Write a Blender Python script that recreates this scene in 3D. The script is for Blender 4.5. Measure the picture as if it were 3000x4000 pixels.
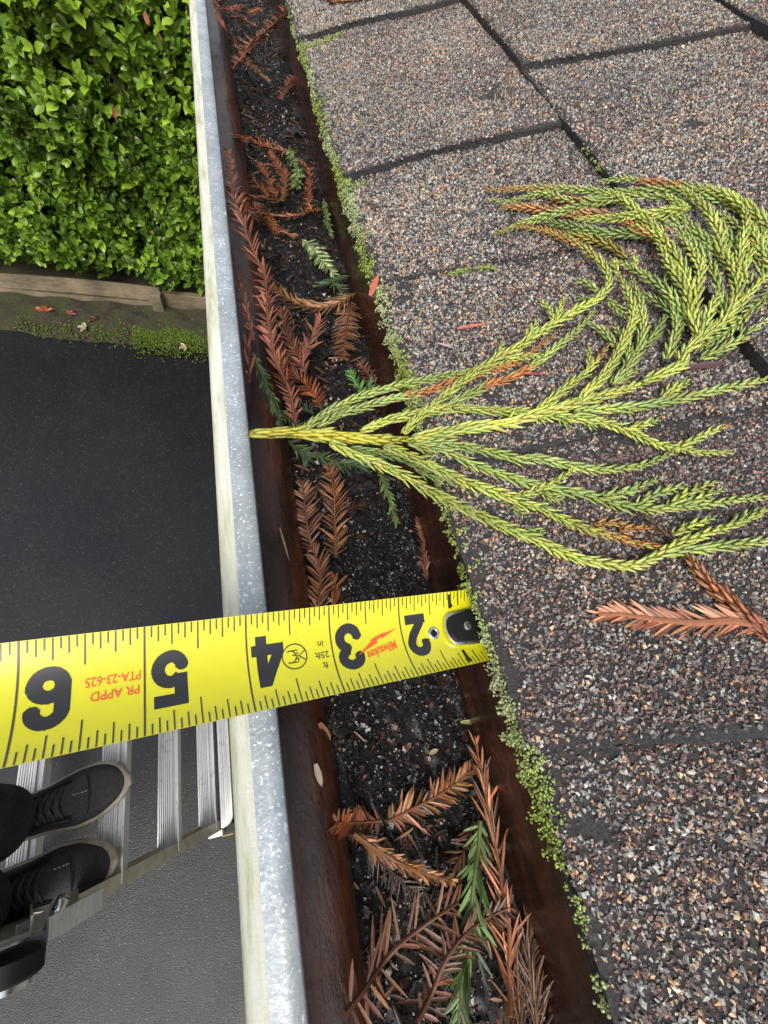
import bpy, math, random
import numpy as np
from mathutils import Vector, Matrix
random.seed(7); rng = np.random.default_rng(7)
scene = bpy.context.scene
for o in list(bpy.data.objects): bpy.data.objects.remove(o)
COL = scene.collection
IN = .0254
H = 2.05            # camera height over the driveway (m)
# ------------------------------------------------------------------ camera
F = 1700.0          # focal length for a 3000 x 4000 picture
def nrm(v): v = np.array(v, float); return v/np.linalg.norm(v)
gC = nrm((-842, -3440, 1700))                 # gutter direction seen from the camera
dC = np.array((-.146, .463, .874)); dC = nrm(dC - gC*dC.dot(gC))
xC = -np.cross(gC, dC)
W = np.array([xC, gC, -dC])                   # camera vector -> world vector
cam_d = bpy.data.cameras.new('camera'); cam = bpy.data.objects.new('camera', cam_d); COL.objects.link(cam)
R = np.column_stack([W @ (1,0,0), W @ (0,-1,0), W @ (0,0,-1)])
M = Matrix([list(R[i])+[0] for i in range(3)]+[[0,0,0,1]]); M.translation = (0,0,H)
cam.matrix_world = M
cam_d.sensor_fit = 'VERTICAL'; cam_d.sensor_height = 24; cam_d.sensor_width = 18
cam_d.lens = 24*F/4000; cam_d.clip_start = .005; cam_d.clip_end = 200
scene.camera = cam
# ------------------------------------------------------------------ world, sun, exposure
SUN_EL, SUN_AZ = math.radians(52), math.radians(205)
w = bpy.data.worlds.new('World'); scene.world = w; w.use_nodes = True
nt = w.node_tree; bg = nt.nodes['Background']
sky = nt.nodes.new('ShaderNodeTexSky'); sky.sky_type = 'NISHITA'; sky.sun_disc = False
sky.sun_elevation = SUN_EL; sky.sun_rotation = SUN_AZ; sky.air_density = 1.6; sky.dust_density = 6; sky.ozone_density = .6
hs = nt.nodes.new('ShaderNodeHueSaturation'); hs.inputs['Saturation'].default_value = .42
nt.links.new(sky.outputs[0], hs.inputs['Color']); nt.links.new(hs.outputs[0], bg.inputs[0]); bg.inputs[1].default_value = .13
sd = bpy.data.lights.new('sun', 'SUN'); sd.energy = 1.1; sd.angle = math.radians(35); sd.color = (1,.97,.92)
so = bpy.data.objects.new('sun', sd); COL.objects.link(so)
so.rotation_euler = Vector((math.sin(SUN_AZ)*math.cos(SUN_EL), math.cos(SUN_AZ)*math.cos(SUN_EL), math.sin(SUN_EL))).to_track_quat('Z','Y').to_euler()
vs = scene.view_settings; vs.view_transform = 'Standard'; vs.look = 'None'; vs.exposure = .55; vs.gamma = 1
# ------------------------------------------------------------------ helpers
def P(a, y, d): return np.array((a*IN, y*IN, H - d*IN))            # inches: right, along gutter, below camera
def ray(u, v): return W @ np.array((u-1500, v-2000, F))
CAM = np.array((0,0,H))
SL = math.radians(18.0); EA, ED = 2.62, 6.0                          # roof edge in inches
ROOF0 = P(EA, 0, ED); RN = np.array((-math.sin(SL), 0, math.cos(SL))); RU = np.array((math.cos(SL), 0, math.sin(SL)))
def hit_plane(u, v, p0, n):
    r = ray(u, v); return CAM + r*((p0-CAM).dot(n)/r.dot(n))
def roof(u, v, h=0): return hit_plane(u, v, ROOF0+RN*h, RN)
def hz(u, v, z): return hit_plane(u, v, np.array((0,0,z)), np.array((0,0,1.)))
def hy(u, v, y): return hit_plane(u, v, np.array((0,y,0)), np.array((0,1.,0)))
def roof_pt(s, y, h=0): return ROOF0 + RU*s + np.array((0,y,0)) + RN*h     # metres up slope, along
PROF = [(-.385,6.34),(-.40,6.62),(-.86,6.75),(-.92,7.3),(-.78,7.75),(-.45,8.05),(-.05,8.2),(.22,8.42),(.36,8.8),(.42,9.5)]
def gut_d(a):
    if a >= .42: return 9.08
    a = max(a, -.8)
    for (a0,d0),(a1,d1) in zip(PROF[4:-1], PROF[5:]):
        if a <= a1: return min(9.08, d0+(d1-d0)*(a-a0)/(a1-a0))
    return 9.08
def gut(u, v, lift=0):                                                # inches of lift above debris or ogee
    r = ray(u, v); d = 9.0
    for _ in range(14):
        a = r[0]/(-r[2])*d; d = .5*d + .5*(gut_d(a)-lift)
    return CAM + r*(d*IN/(-r[2]))
B0, B1 = P(-.45,0,6.12), P(EA,0,5.78)
BN = nrm(np.cross(np.array((0,1.,0)), B0-B1)); BN = BN if BN[2] > 0 else -BN
def bran(u, v, h=0):
    q = roof(u, v, .0045+h)
    q2 = hit_plane(u, v, B1+BN*h, BN)
    return q if q[0] > EA*IN+.004 else q2
def link(name, me, parent=None, mats=None):
    o = bpy.data.objects.new(name, me); COL.objects.link(o)
    if parent is not None: o.parent = parent
    for m in (mats or []): me.materials.append(m)
    return o
def tag(o, label=None, cat=None, group=None, kind=None):
    if label: o['label'] = label
    if cat: o['category'] = cat
    if group: o['group'] = group
    if kind: o['kind'] = kind
    return o
def thing(name, label, cat, loc=(0,0,0), group=None):
    o = bpy.data.objects.new(name, None); COL.objects.link(o); o.location = loc; o.empty_display_size = .02
    return tag(o, label, cat, group)
class MB:                                                             # mesh builder, world coordinates
    def __init__(s): s.v=[]; s.f=[]; s.c=[]; s.m=[]; s.n=0
    def add(s, v, f, col=None, mi=0):
        v = np.asarray(v, float).reshape(-1,3)
        s.v.append(v); s.f += [tuple(int(i)+s.n for i in q) for q in f]; s.m += [mi]*len(f)
        c = np.ones((len(v),4)); 
        if col is not None: c[:,:3] = col
        s.c.append(c); s.n += len(v)
    def tmpl(s, tv, tf, mats, org, cols, mi=0):                       # many copies of a template: mats Nx3x3, org Nx3
        tv = np.asarray(tv, float); n = len(org)
        v = np.einsum('nij,kj->nki', mats, tv) + org[:,None,:]
        k = len(tv); tf = np.asarray(tf)
        fs = (tf[None]+ (np.arange(n)*k)[:,None,None] + s.n).reshape(-1, tf.shape[1])
        s.v.append(v.reshape(-1,3)); s.f += [tuple(q) for q in fs.tolist()]; s.m += [mi]*len(fs)
        c = np.ones((n*k,4)); cc = np.asarray(cols)
        c[:,:3] = np.repeat(cc, k, 0) if cc.ndim == 2 else cc.reshape(-1,3)
        s.c.append(c); s.n += n*k
    def box(s, lo, hi, col=None, mi=0, fn=None):
        x0,y0,z0 = lo; x1,y1,z1 = hi
        v = np.array([(x0,y0,z0),(x1,y0,z0),(x1,y1,z0),(x0,y1,z0),(x0,y0,z1),(x1,y0,z1),(x1,y1,z1),(x0,y1,z1)], float)
        if fn is not None: v = np.array([fn(q) for q in v])
        s.add(v, [(0,3,2,1),(4,5,6,7),(0,1,5,4),(1,2,6,5),(2,3,7,6),(3,0,4,7)], col, mi)
    def tube(s, pts, r, n=6, col=None, mi=0, caps=True):
        pts = np.asarray(pts, float); k = len(pts); rr = np.full(k, r) if np.isscalar(r) else np.asarray(r)
        t = np.gradient(pts, axis=0); t /= np.linalg.norm(t, axis=1)[:,None]+1e-12
        up = np.array((0,0,1.)) if abs(t[0][2]) < .9 else np.array((1.,0,0))
        vs_ = []
        for i in range(k):
            a = np.cross(t[i], up); a /= np.linalg.norm(a)+1e-12; b = np.cross(a, t[i]); up = b
            for j in range(n):
                th = 2*math.pi*j/n; vs_.append(pts[i]+rr[i]*(a*math.cos(th)+b*math.sin(th)))
        f = [(i*n+j, i*n+(j+1)%n, (i+1)*n+(j+1)%n, (i+1)*n+j) for i in range(k-1) for j in range(n)]
        if caps: f += [tuple(range(n))[::-1], tuple((k-1)*n+j for j in range(n))]
        s.add(vs_, f, col, mi)
    def grid(s, fn, us, vs2, col=None, mi=0):
        v = [fn(a,b) for a in us for b in vs2]; n = len(vs2)
        f = [(i*n+j, (i+1)*n+j, (i+1)*n+j+1, i*n+j+1) for i in range(len(us)-1) for j in range(n-1)]
        s.add(v, f, col, mi)
    def build(s, name, mats, parent=None, smooth=False, bevel=0):
        me = bpy.data.meshes.new(name); v = np.concatenate(s.v)
        org = np.array(parent.matrix_basis.translation) if parent is not None else None
        pl = parent
        off = np.zeros(3)
        while pl is not None: off += np.array(pl.location); pl = pl.parent
        v = v - off
        me.from_pydata(v.tolist(), [], s.f)
        at = me.color_attributes.new('Col', 'FLOAT_COLOR', 'POINT'); at.data.foreach_set('color', np.concatenate(s.c).astype(np.float32).ravel())
        if not isinstance(mats, (list,tuple)): mats = [mats]
        o = link(name, me, parent, mats)
        me.polygons.foreach_set('material_index', np.array(s.m, dtype=np.int32))
        if smooth: me.polygons.foreach_set('use_smooth', np.ones(len(s.f), dtype=bool))
        me.update()
        if bevel:
            b = o.modifiers.new('bevel','BEVEL'); b.width = bevel; b.segments = 2; b.limit_method = 'ANGLE'; b.angle_limit = math.radians(40)
        return o
def smoothpath(pts, n=12):
    pts = np.asarray(pts, float)
    if len(pts) < 3: 
        return np.array([pts[0]+(pts[-1]-pts[0])*t for t in np.linspace(0,1,n)])
    p = np.vstack([2*pts[0]-pts[1], pts, 2*pts[-1]-pts[-2]]); out = []
    m = max(2, n//(len(pts)-1)+1)
    for i in range(1, len(p)-2):
        for t in np.linspace(0,1,m, endpoint=False):
            a,b,c,d = p[i-1:i+3]
            out.append(.5*((2*b)+(-a+c)*t+(2*a-5*b+4*c-d)*t*t+(-a+3*b-3*c+d)*t**3))
    out.append(pts[-1]); return np.array(out)
def resample(pts, step):
    seg = np.linalg.norm(np.diff(pts, axis=0), axis=1); L = np.concatenate([[0], np.cumsum(seg)])
    n = max(3, int(L[-1]/step)); s_ = np.linspace(0, L[-1], n)
    return np.column_stack([np.interp(s_, L, pts[:,k]) for k in range(3)]), L[-1]
# ------------------------------------------------------------------ materials
def mat(name, base=(.5,.5,.5), rough=.5, metal=0, attr=False, spec=.5, coat=0, coatr=.1, trans=0):
    m = bpy.data.materials.new(name); m.use_nodes = True; t = m.node_tree; b = t.nodes['Principled BSDF']
    b.inputs['Base Color'].default_value = (*base,1); b.inputs['Roughness'].default_value = rough; b.inputs['Metallic'].default_value = metal
    b.inputs['Specular IOR Level'].default_value = spec; b.inputs['Coat Weight'].default_value = coat; b.inputs['Coat Roughness'].default_value = coatr
    if attr:
        a = t.nodes.new('ShaderNodeAttribute'); a.attribute_name = 'Col'; t.links.new(a.outputs['Color'], b.inputs['Base Color'])
    return m, t, b
def N(t, kind, **kw):
    n = t.nodes.new(kind)
    for k, v in kw.items():
        if k.startswith('i_'): n.inputs[k[2:].replace('_',' ')].default_value = v
        else: setattr(n, k, v)
    return n
def coords(t, scale=(1,1,1)):
    g = N(t,'ShaderNodeNewGeometry'); mp = N(t,'ShaderNodeMapping'); mp.inputs['Scale'].default_value = scale
    t.links.new(g.outputs['Position'], mp.inputs['Vector']); return mp.outputs[0]
def noise(t, vec, scale, detail=6, rough=.6):
    n = N(t,'ShaderNodeTexNoise'); n.inputs['Scale'].default_value = scale; n.inputs['Detail'].default_value = detail; n.inputs['Roughness'].default_value = rough
    t.links.new(vec, n.inputs['Vector']); return n.outputs['Fac']
def ramp(t, fac, stops):
    r = N(t,'ShaderNodeValToRGB'); e = r.color_ramp.elements
    while len(e) < len(stops): e.new(.5)
    for q,(p,c) in zip(e, stops): q.position = p; q.color = (*c,1) if len(c)==3 else c
    t.links.new(fac, r.inputs['Fac']); return r.outputs['Color']
def mix(t, fac, a, b, mode='MIX'):
    m = N(t,'ShaderNodeMix', data_type='RGBA', blend_type=mode)
    for inp, val in ((m.inputs['Factor'],fac),(m.inputs['A'],a),(m.inputs['B'],b)):
        if hasattr(val,'links') or isinstance(val, bpy.types.NodeSocket): t.links.new(val, inp)
        elif isinstance(val,(int,float)): inp.default_value = val
        else: inp.default_value = (*val,1)
    return m.outputs['Result']
def bump(t, b, h, strength=.5, dist=.001, prev=None):
    n = N(t,'ShaderNodeBump'); n.inputs['Strength'].default_value = strength; n.inputs['Distance'].default_value = dist
    t.links.new(h, n.inputs['Height'])
    if prev is not None: t.links.new(prev, n.inputs['Normal'])
    if b is not None: t.links.new(n.outputs[0], b.inputs['Normal'])
    return n.outputs[0]
def L(t, a, b): t.links.new(a, b)
G3 = lambda v: (v,v,v)

# driveway asphalt
m_asph, t, b = mat('asphalt', rough=.4, spec=.45)
c = coords(t); n1 = noise(t,c,1.3,4); n2 = noise(t,c,260,3); n3 = noise(t,c,9,5)
base = ramp(t, n1, [(.3,(.010,.011,.014)),(.7,(.019,.020,.024))])
vor = N(t,'ShaderNodeTexVoronoi'); vor.inputs['Scale'].default_value = 190; L(t,c,vor.inputs['Vector'])
v3c = N(t,'ShaderNodeTexVoronoi'); v3c.inputs['Scale'].default_value = 260; L(t,c,v3c.inputs['Vector'])
sp = ramp(t, vor.outputs['Color'], [(.80,G3(0)),(.97,G3(1))])
base = mix(t, sp, base, (.055,.055,.06))
base = mix(t, .8, base, ramp(t, v3c.outputs['Color'], [(.1,G3(.35)),(.9,G3(1))]), 'MULTIPLY'); v4 = N(t,'ShaderNodeTexVoronoi'); v4.inputs['Scale'].default_value = 75; L(t,c,v4.inputs['Vector']); base = mix(t, ramp(t, v4.outputs['Distance'], [(.045,G3(1)),(.075,G3(0))]), base, (.5,.48,.42)); L(t, base, b.inputs['Base Color'])
L(t, ramp(t, noise(t,c,2.2,6,.6), [(.3,G3(.27)),(.7,G3(.52))]), b.inputs['Roughness'])
mw = N(t,'ShaderNodeTexVoronoi', feature='DISTANCE_TO_EDGE'); mw.inputs['Scale'].default_value = 3.1
dm = N(t,'ShaderNodeMixRGB'); nz = N(t,'ShaderNodeTexNoise'); nz.inputs['Scale'].default_value = 4; L(t,c,nz.inputs['Vector']); dm.inputs[0].default_value=.25; L(t,c,dm.inputs[1]); L(t,nz.outputs['Color'],dm.inputs[2]); L(t,dm.outputs[0],mw.inputs['Vector'])
ck = ramp(t, mw.outputs['Distance'], [(0,G3(0)),(.006,G3(1))])
v3 = N(t,'ShaderNodeTexVoronoi'); v3.inputs['Scale'].default_value = 330; L(t,c,v3.inputs['Vector'])
b1 = bump(t,None,v3.outputs['Distance'],.45,.0014); b2 = bump(t,None,n2,.35,.0012,b1); bump(t,b,noise(t,c,22,8,.8),.2,.004,b2)
# soil and moss strip
m_soil, t, b = mat('soil', rough=.9)
c = coords(t); L(t, ramp(t, noise(t,c,14,8,.75), [(.3,(.014,.011,.007)),(.48,(.06,.045,.03)),(.57,(.045,.06,.015)),(.7,(.075,.12,.015))]), b.inputs['Base Color']); bump(t,b,noise(t,c,60,8,.8),1,.02)
# weathered timber
m_wood, t, b = mat('weathered_wood', rough=.75)
c = coords(t,(1.5,26,26)); c2 = coords(t)
L(t, mix(t, .45, ramp(t, noise(t,c,4,8,.7), [(.25,(.045,.034,.02)),(.5,(.17,.13,.085)),(.75,(.30,.24,.165))]), ramp(t, noise(t,c2,7,5), [(.35,(.035,.04,.02)),(.6,(.24,.19,.12))])), b.inputs['Base Color']); bump(t,b,noise(t,c,8,8,.7),.8,.006)
# leaf like material from vertex colours
def leafmat(name, rough, sss=0, coat=0, bscale=600, spec=.5, trans=.0):
    m, t, b = mat(name, rough=rough, attr=True, coat=coat, spec=spec)
    bump(t,b,noise(t,coords(t),bscale,3),.35,.0006)
    a = t.nodes['Attribute']; 
    v = mix(t, .35, a.outputs['Color'], ramp(t, noise(t,coords(t),bscale*.35,4), [(.3,G3(.35)),(.7,G3(1))]), 'MULTIPLY'); L(t, v, b.inputs['Base Color'])
    if trans:
        tr = N(t,'ShaderNodeBsdfTranslucent'); L(t, v, tr.inputs['Color']); ms = N(t,'ShaderNodeMixShader'); ms.inputs[0].default_value = trans
        L(t,b.outputs[0],ms.inputs[1]); L(t,tr.outputs[0],ms.inputs[2]); L(t,ms.outputs[0],t.nodes['Material Output'].inputs[0])
    return m
m_hedge = leafmat('hedge_leaf', .27, bscale=60, trans=.2)
m_needle = leafmat('dry_needle', .45, bscale=900, coat=.15)
m_green = leafmat('green_scale', .42, bscale=900, trans=.12)
m_bark = leafmat('twig_bark', .6, bscale=1200)
m_moss = leafmat('moss', .55, bscale=1500, trans=.25)
m_gran = leafmat('mineral_granule', .36, bscale=1500)
m_grit = leafmat('wet_grit', .2, bscale=1500, coat=.45)
m_leafdark = leafmat('rotting_leaf', .65, bscale=420, coat=0, spec=.3)
_b = m_leafdark.node_tree; [setattr(n_.inputs['Distance'],'default_value',.003) for n_ in _b.nodes if n_.type=='BUMP']
# asphalt sheet under the granules
m_sh, t, b = mat('shingle_asphalt', rough=.5)
c = coords(t); L(t, ramp(t, noise(t,c,700,4), [(.3,(.016,.015,.017)),(.6,(.045,.042,.045)),(.75,(.12,.10,.09))]), b.inputs['Base Color']); bump(t,b,noise(t,c,900,5,.7),.9,.0012)
# gutter brown paint (wet)
m_brown, t, b = mat('brown_paint', rough=.3, coat=.35, coatr=.15)
c = coords(t,(1,.22,1)); cc = coords(t)
col = ramp(t, noise(t,c,60,8,.65), [(.3,(.008,.005,.004)),(.48,(.038,.012,.007)),(.62,(.095,.028,.012)),(.75,(.14,.05,.02)),(.85,(.05,.05,.03))])
spk = ramp(t, noise(t,cc,420,3), [(.68,G3(0)),(.76,G3(1))])
L(t, mix(t, spk, col, (.10,.085,.06)), b.inputs['Base Color']); L(t, ramp(t, noise(t,cc,50,5), [(.35,G3(.12)),(.7,G3(.42))]), b.inputs['Roughness'])
bump(t,b,noise(t,coords(t,(1,.35,1)),170,7,.7),.55,.0022)
# galvanised top of the lip
m_galv, t, b = mat('galvanised_lip', rough=.38, metal=.25)
c = coords(t); cs = coords(t,(1,.3,1))
g1 = ramp(t, noise(t,c,75,8,.7), [(.32,(.26,.31,.36)),(.55,(.40,.45,.50)),(.72,(.56,.60,.63))])
g2 = ramp(t, noise(t,c,900,2,.5), [(.6,G3(0)),(.68,G3(1))]); g1 = mix(t, g2, g1, (.82,.86,.88))
g1 = mix(t, ramp(t, noise(t,coords(t,(1,.4,1)),28,8,.75), [(.45,G3(0)),(.72,G3(.75))]), g1, (.30,.31,.28)); g1 = mix(t, ramp(t, noise(t,c,60,8,.85), [(.62,G3(0)),(.68,G3(.8))]), g1, (.20,.20,.16))
g3 = ramp(t, noise(t,coords(t,(1,.5,1)),180,5,.8), [(.60,G3(0)),(.66,G3(1))]); g1 = mix(t, g3, g1, (.72,.77,.82))
L(t, g1, b.inputs['Base Color']); L(t, ramp(t,noise(t,c,120,5),[(.3,G3(.25)),(.7,G3(.6))]), b.inputs['Roughness']); bump(t,b,noise(t,c,500,5),.4,.0006)
# chalky white front of the gutter
m_white, t, b = mat('chalky_white_paint', rough=.6)
c = coords(t); cs = coords(t,(1,.12,1))
v = ramp(t, noise(t,cs,240,6,.7), [(.3,(.34,.36,.20)),(.48,(.56,.57,.48)),(.7,(.66,.67,.62))])
v = mix(t, ramp(t, noise(t,c,350,5,.8), [(.62,G3(0)),(.74,G3(1))]), v, (.22,.20,.10)); L(t, v, b.inputs['Base Color']); bump(t,b,noise(t,c,300,6),.4,.001)
# sludge
m_sludge, t, b = mat('wet_sludge', rough=.35, coat=.22, coatr=.25)
c = coords(t); L(t, ramp(t, noise(t,c,160,6,.7), [(.35,(.004,.004,.005)),(.65,(.013,.011,.010)),(.8,(.035,.018,.011))]), b.inputs['Base Color'])
L(t, ramp(t, noise(t,c,60,4), [(.4,G3(.28)),(.65,G3(.5))]), b.inputs['Roughness']); bump(t,b,noise(t,c,420,7,.75),1,.0028)
# tape
m_yel, t, b = mat('yellow_tape', (.80,.74,.015), .26, coat=1, coatr=.07)
c = coords(t); v = mix(t, ramp(t, noise(t,c,240,9,.85), [(.61,G3(0)),(.72,G3(1))]), (.63,.60,.010), (.36,.33,.02)); L(t, v, b.inputs['Base Color']); L(t, ramp(t, noise(t,coords(t,(.3,1,1)),160,6,.7), [(.4,G3(.05)),(.7,G3(.28))]), b.inputs['Coat Roughness']); bump(t,b,noise(t,coords(t,(.6,1,1)),45,3),.2,.004)
m_ink,_,_ = mat('black_ink', (.012,.012,.012), .3, coat=.9, coatr=.08)
m_ink2,_,_ = mat('grey_ink', (.06,.055,.02), .3, coat=.9, coatr=.08)
m_red,_,_ = mat('red_ink', (.75,.09,.02), .3, coat=.8, coatr=.08)
m_steel,t,b = mat('bright_steel', (.72,.73,.74), .25, 1); bump(t,b,noise(t,coords(t),300,4),.15,.0004)
m_blk,_,_ = mat('black_coating', (.009,.009,.010), .5, spec=.25)
# ladder aluminium
m_alu, t, b = mat('brushed_aluminium', rough=.42, metal=.45)
c = coords(t,(1,.05,1)); L(t, ramp(t, noise(t,c,120,6), [(.3,(.38,.39,.40)),(.7,(.66,.66,.66))]), b.inputs['Base Color'])
g = mix(t, ramp(t, noise(t,coords(t),22,7,.8), [(.55,G3(0)),(.72,G3(1))]), ramp(t, noise(t,c,120,6), [(.3,(.60,.61,.62)),(.7,(.88,.88,.88))]), (.36,.31,.25)); L(t, g, b.inputs['Base Color']); bump(t,b,noise(t,c,300,3),.3,.001)
m_rail, t, b = mat('worn_rail', rough=.5, metal=.3)
L(t, ramp(t, noise(t,coords(t),18,7,.7), [(.3,(.38,.35,.28)),(.6,(.62,.58,.49)),(.8,(.72,.70,.62))]), b.inputs['Base Color'])
m_rub,_,_ = mat('black_rubber', (.015,.015,.015), .6)
m_lab,_,_ = mat('yellow_label', (.75,.5,.02), .4)
# cloth and shoes
m_trou, t, b = mat('black_trouser_cloth', rough=.9); c = coords(t); L(t, ramp(t, noise(t,c,9,5), [(.35,(.010,.011,.014)),(.7,(.030,.031,.037))]), b.inputs['Base Color']); bump(t,b,noise(t,c,16,5),.9,.03)
m_jack, t, b = mat('navy_jacket_cloth', rough=.85); c = coords(t); L(t, ramp(t, noise(t,c,9,5), [(.35,(.006,.010,.028)),(.7,(.012,.02,.05))]), b.inputs['Base Color']); bump(t,b,noise(t,c,20,5),.8,.02)
m_skin,_,_ = mat('skin', (.52,.30,.21), .5)
m_hair,_,_ = mat('hair', (.03,.02,.015), .6)
m_mesh, t, b = mat('black_shoe_mesh', rough=.75); c = coords(t)
vv = N(t,'ShaderNodeTexVoronoi'); vv.inputs['Scale'].default_value = 520; L(t,c,vv.inputs['Vector'])
L(t, ramp(t, vv.outputs['Distance'], [(.2,(.010,.010,.011)),(.6,(.05,.05,.054))]), b.inputs['Base Color']); bump(t,b,vv.outputs['Distance'],.6,.001)
m_toe,_,_ = mat('black_toe_rubber', (.014,.014,.015), .5)
m_sole, t, b = mat('offwhite_sole', rough=.7); L(t, ramp(t, noise(t,coords(t),35,6,.7), [(.3,(.20,.15,.10)),(.5,(.48,.43,.36)),(.75,(.60,.56,.49))]), b.inputs['Base Color'])
m_lace,_,_ = mat('black_lace', (.05,.05,.055), .7)
m_wall,_,_ = mat('painted_siding', (.42,.40,.36), .8)

# ================================================================== ground
g = MB(); g.grid(lambda x,y: (x,y,0), np.linspace(-30,30,7), np.linspace(-30,30,7)); tag(g.build('driveway', m_asph), kind='structure')
def gp(u, v, z=0): return hz(u, v, z)
# edge of asphalt and board line, from left to right
A0, A1 = gp(0,1285), gp(800,1368); K0, K1 = gp(0,1165), gp(770,1232)
def ext(p, q, x): return p + (q-p)*((x-p[0])/(q[0]-p[0]))
bd = nrm(K1-K0); bn = np.array((-bd[1], bd[0], 0)); bn = bn if bn[1] > 0 else -bn     # board direction, away from camera
def bp(s, n, z): return K0 + bd*s + bn*n + np.array((0,0,z))
s = MB(); xs = np.linspace(-5,4,300)
rj = np.cumsum(rng.normal(0,.006,300)); rj -= np.linspace(rj[0], rj[-1], 300)
def soilf(i, j):
    x = xs[i]; a = ext(A0,A1,x); k = ext(K0,K1,x); f = j/24
    p = a + (k-a)*f + np.array((0, rj[i]*(1-f)*1.0, 0)); 
    h = .004 + .035*math.sin(min(1,f*1.6)*math.pi/2) + .008*math.sin(x*23+f*9)*f + random.uniform(0,.007)*min(1,f*6)
    if j == 0: h = -.01
    p[2] = h; return p
s.grid(soilf, list(range(300)), list(range(25))); tag(s.build('soil', m_soil, smooth=True), kind='structure')
s = MB(); s.grid(lambda a,b: bp(a,b,.06), np.linspace(-4,5,4), np.linspace(.02,3,4)); tag(s.build('planting_bed', m_soil), kind='structure')
# moss on the soil strip
def ball_tmpl():
    v = [(0,0,1),(1,0,0),(0,1,0),(-1,0,0),(0,-1,0),(0,0,-1)]; f = [(0,1,2),(0,2,3),(0,3,4),(0,4,1),(5,2,1),(5,3,2),(5,4,3),(5,1,4)]
    vv = [np.array(q,float) for q in v]; ff = []
    cache = {}
    def mid(a,b):
        k = (min(a,b),max(a,b))
        if k not in cache: vv.append(nrm(vv[a]+vv[b])); cache[k] = len(vv)-1
        return cache[k]
    for a,b,c_ in f:
        x,y,z = mid(a,b),mid(b,c_),mid(c_,a); ff += [(a,x,z),(x,b,y),(z,y,c_),(x,y,z)]
    return np.array(vv), np.array(ff)
BV, BF = ball_tmpl()
OV = np.array([(0,0,1),(1,0,0),(0,1,0),(-1,0,0),(0,-1,0),(0,0,-1)],float); OF = np.array([(0,1,2),(0,2,3),(0,3,4),(0,4,1),(5,2,1),(5,3,2),(5,4,3),(5,1,4)])
def rotmats(n):
    q = rng.normal(size=(n,4)); q /= np.linalg.norm(q,axis=1)[:,None]; a,b_,c_,d = q.T
    return np.stack([np.stack([1-2*(c_*c_+d*d),2*(b_*c_-a*d),2*(b_*d+a*c_)],-1),np.stack([2*(b_*c_+a*d),1-2*(b_*b_+d*d),2*(c_*d-a*b_)],-1),np.stack([2*(b_*d-a*c_),2*(c_*d+a*b_),1-2*(b_*b_+c_*c_)],-1)],1)
mo = MB(); pts = []; sz = []
for k in range(15000):
    u = random.uniform(60,800)+random.gauss(0,30); v = random.gauss(1285+ (u-500)*.10, 34)
    if u < 520 and random.random() < .90: continue
    q = gp(u, v, .03)
    if q[1] > ext(K0,K1,q[0])[1]-.01: continue
    q[2] = .018+random.uniform(0,.02); pts.append(q); sz.append(random.uniform(.003,.008))
n = len(pts); mt = rotmats(n)*np.array(sz)[:,None,None]; cl = np.array([(.10,.16,.012)])*rng.uniform(.5,1.5,(n,1))
mo.tmpl(OV, OF, mt, np.array(pts), cl); tag(mo.build('ground_moss', m_moss), 'bright green moss carpeting the soil between timber edging and driveway', 'moss', kind='stuff')
# timber edging
s = MB(); 
s.grid(lambda a,b: bp(a, 0+.012*math.sin(a*3.1)+(0 if b<1 else .045), [.0,.135+.006*math.sin(a*2.3),.14+.006*math.sin(a*2.3),.0][int(b)] if b<4 else 0), np.linspace(-2.5,.94,60), [0,1,2,3])
o = s.build('board', m_wood, thing('timber_edging', 'long weathered grey board edging the bed under the hedge', 'edging board', tuple(bp(0,0,0))))
s = MB(); s.box((.955,.02,0),(4,.06,.12), fn=lambda q: bp(q[0],q[1],q[2])); s.build('board', m_wood, thing('timber_edging', 'short darker board edging continuing behind the gutter from the stake', 'edging board', tuple(bp(1,0,0))), bevel=.004)
s = MB(); s.box((.90,-.05,-.05),(.965,-.003,.155), fn=lambda q: bp(q[0]+.02*(q[2]),q[1],q[2])); o = s.build('stake', m_wood, bevel=.004); tag(o, 'upright wooden stake nailed against the timber edging board', 'stake')
# ================================================================== hedge
HY = .02
hd = thing('hedge', 'dense bright green hedge behind the timber edging, left of gutter', 'hedge', tuple(bp(.8,.1,.06)))
lv = [(0,0,0)]; 
for (x, wd) in ((.17,.38),(.46,.54),(.80,.38)): lv += [(x,-wd/2,.05+.06*x),(x,0,-.03-.0*x),(x,wd/2,.05+.06*x)]
lv += [(1,0,-.10)]; lv = np.array(lv)
lf = [(0,1,2),(0,2,3),(1,4,5),(1,5,2),(2,5,6),(2,6,3),(4,7,8),(4,8,5),(5,8,9),(5,9,6),(7,10,8),(8,10,9)]
def frames(dirs, ups, roll=0):
    x = dirs/np.linalg.norm(dirs,axis=1)[:,None]; z = ups - x*(ups*x).sum(1)[:,None]; z /= np.linalg.norm(z,axis=1)[:,None]+1e-9; y = np.cross(z,x)
    return np.stack([x,y,z],-1)
nc = 10500; cen = []; dirs = []
S0, S1 = -.9, 2.9
for k in range(nc):
    a = random.uniform(S0,S1); z = .16+random.random()*1.75
    dep = abs(random.gauss(0,.09)) ; lump = .075*math.sin(a*6.1+z*4)*math.sin(z*7.3-a*2.7) + .04*math.sin(a*15+z*11)
    if z < .25: dep += (.25-z)*.5
    cen.append((a, HY+.03+lump+dep, z))
cen = np.array(cen); cw = K0[None]+bd[None]*cen[:,:1]+bn[None]*cen[:,1:2]+np.array([[0,0,1.]])*cen[:,2:]
m = MB(); allo=[]; alld=[]; allu=[]; alls=[]; allc=[]
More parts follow.
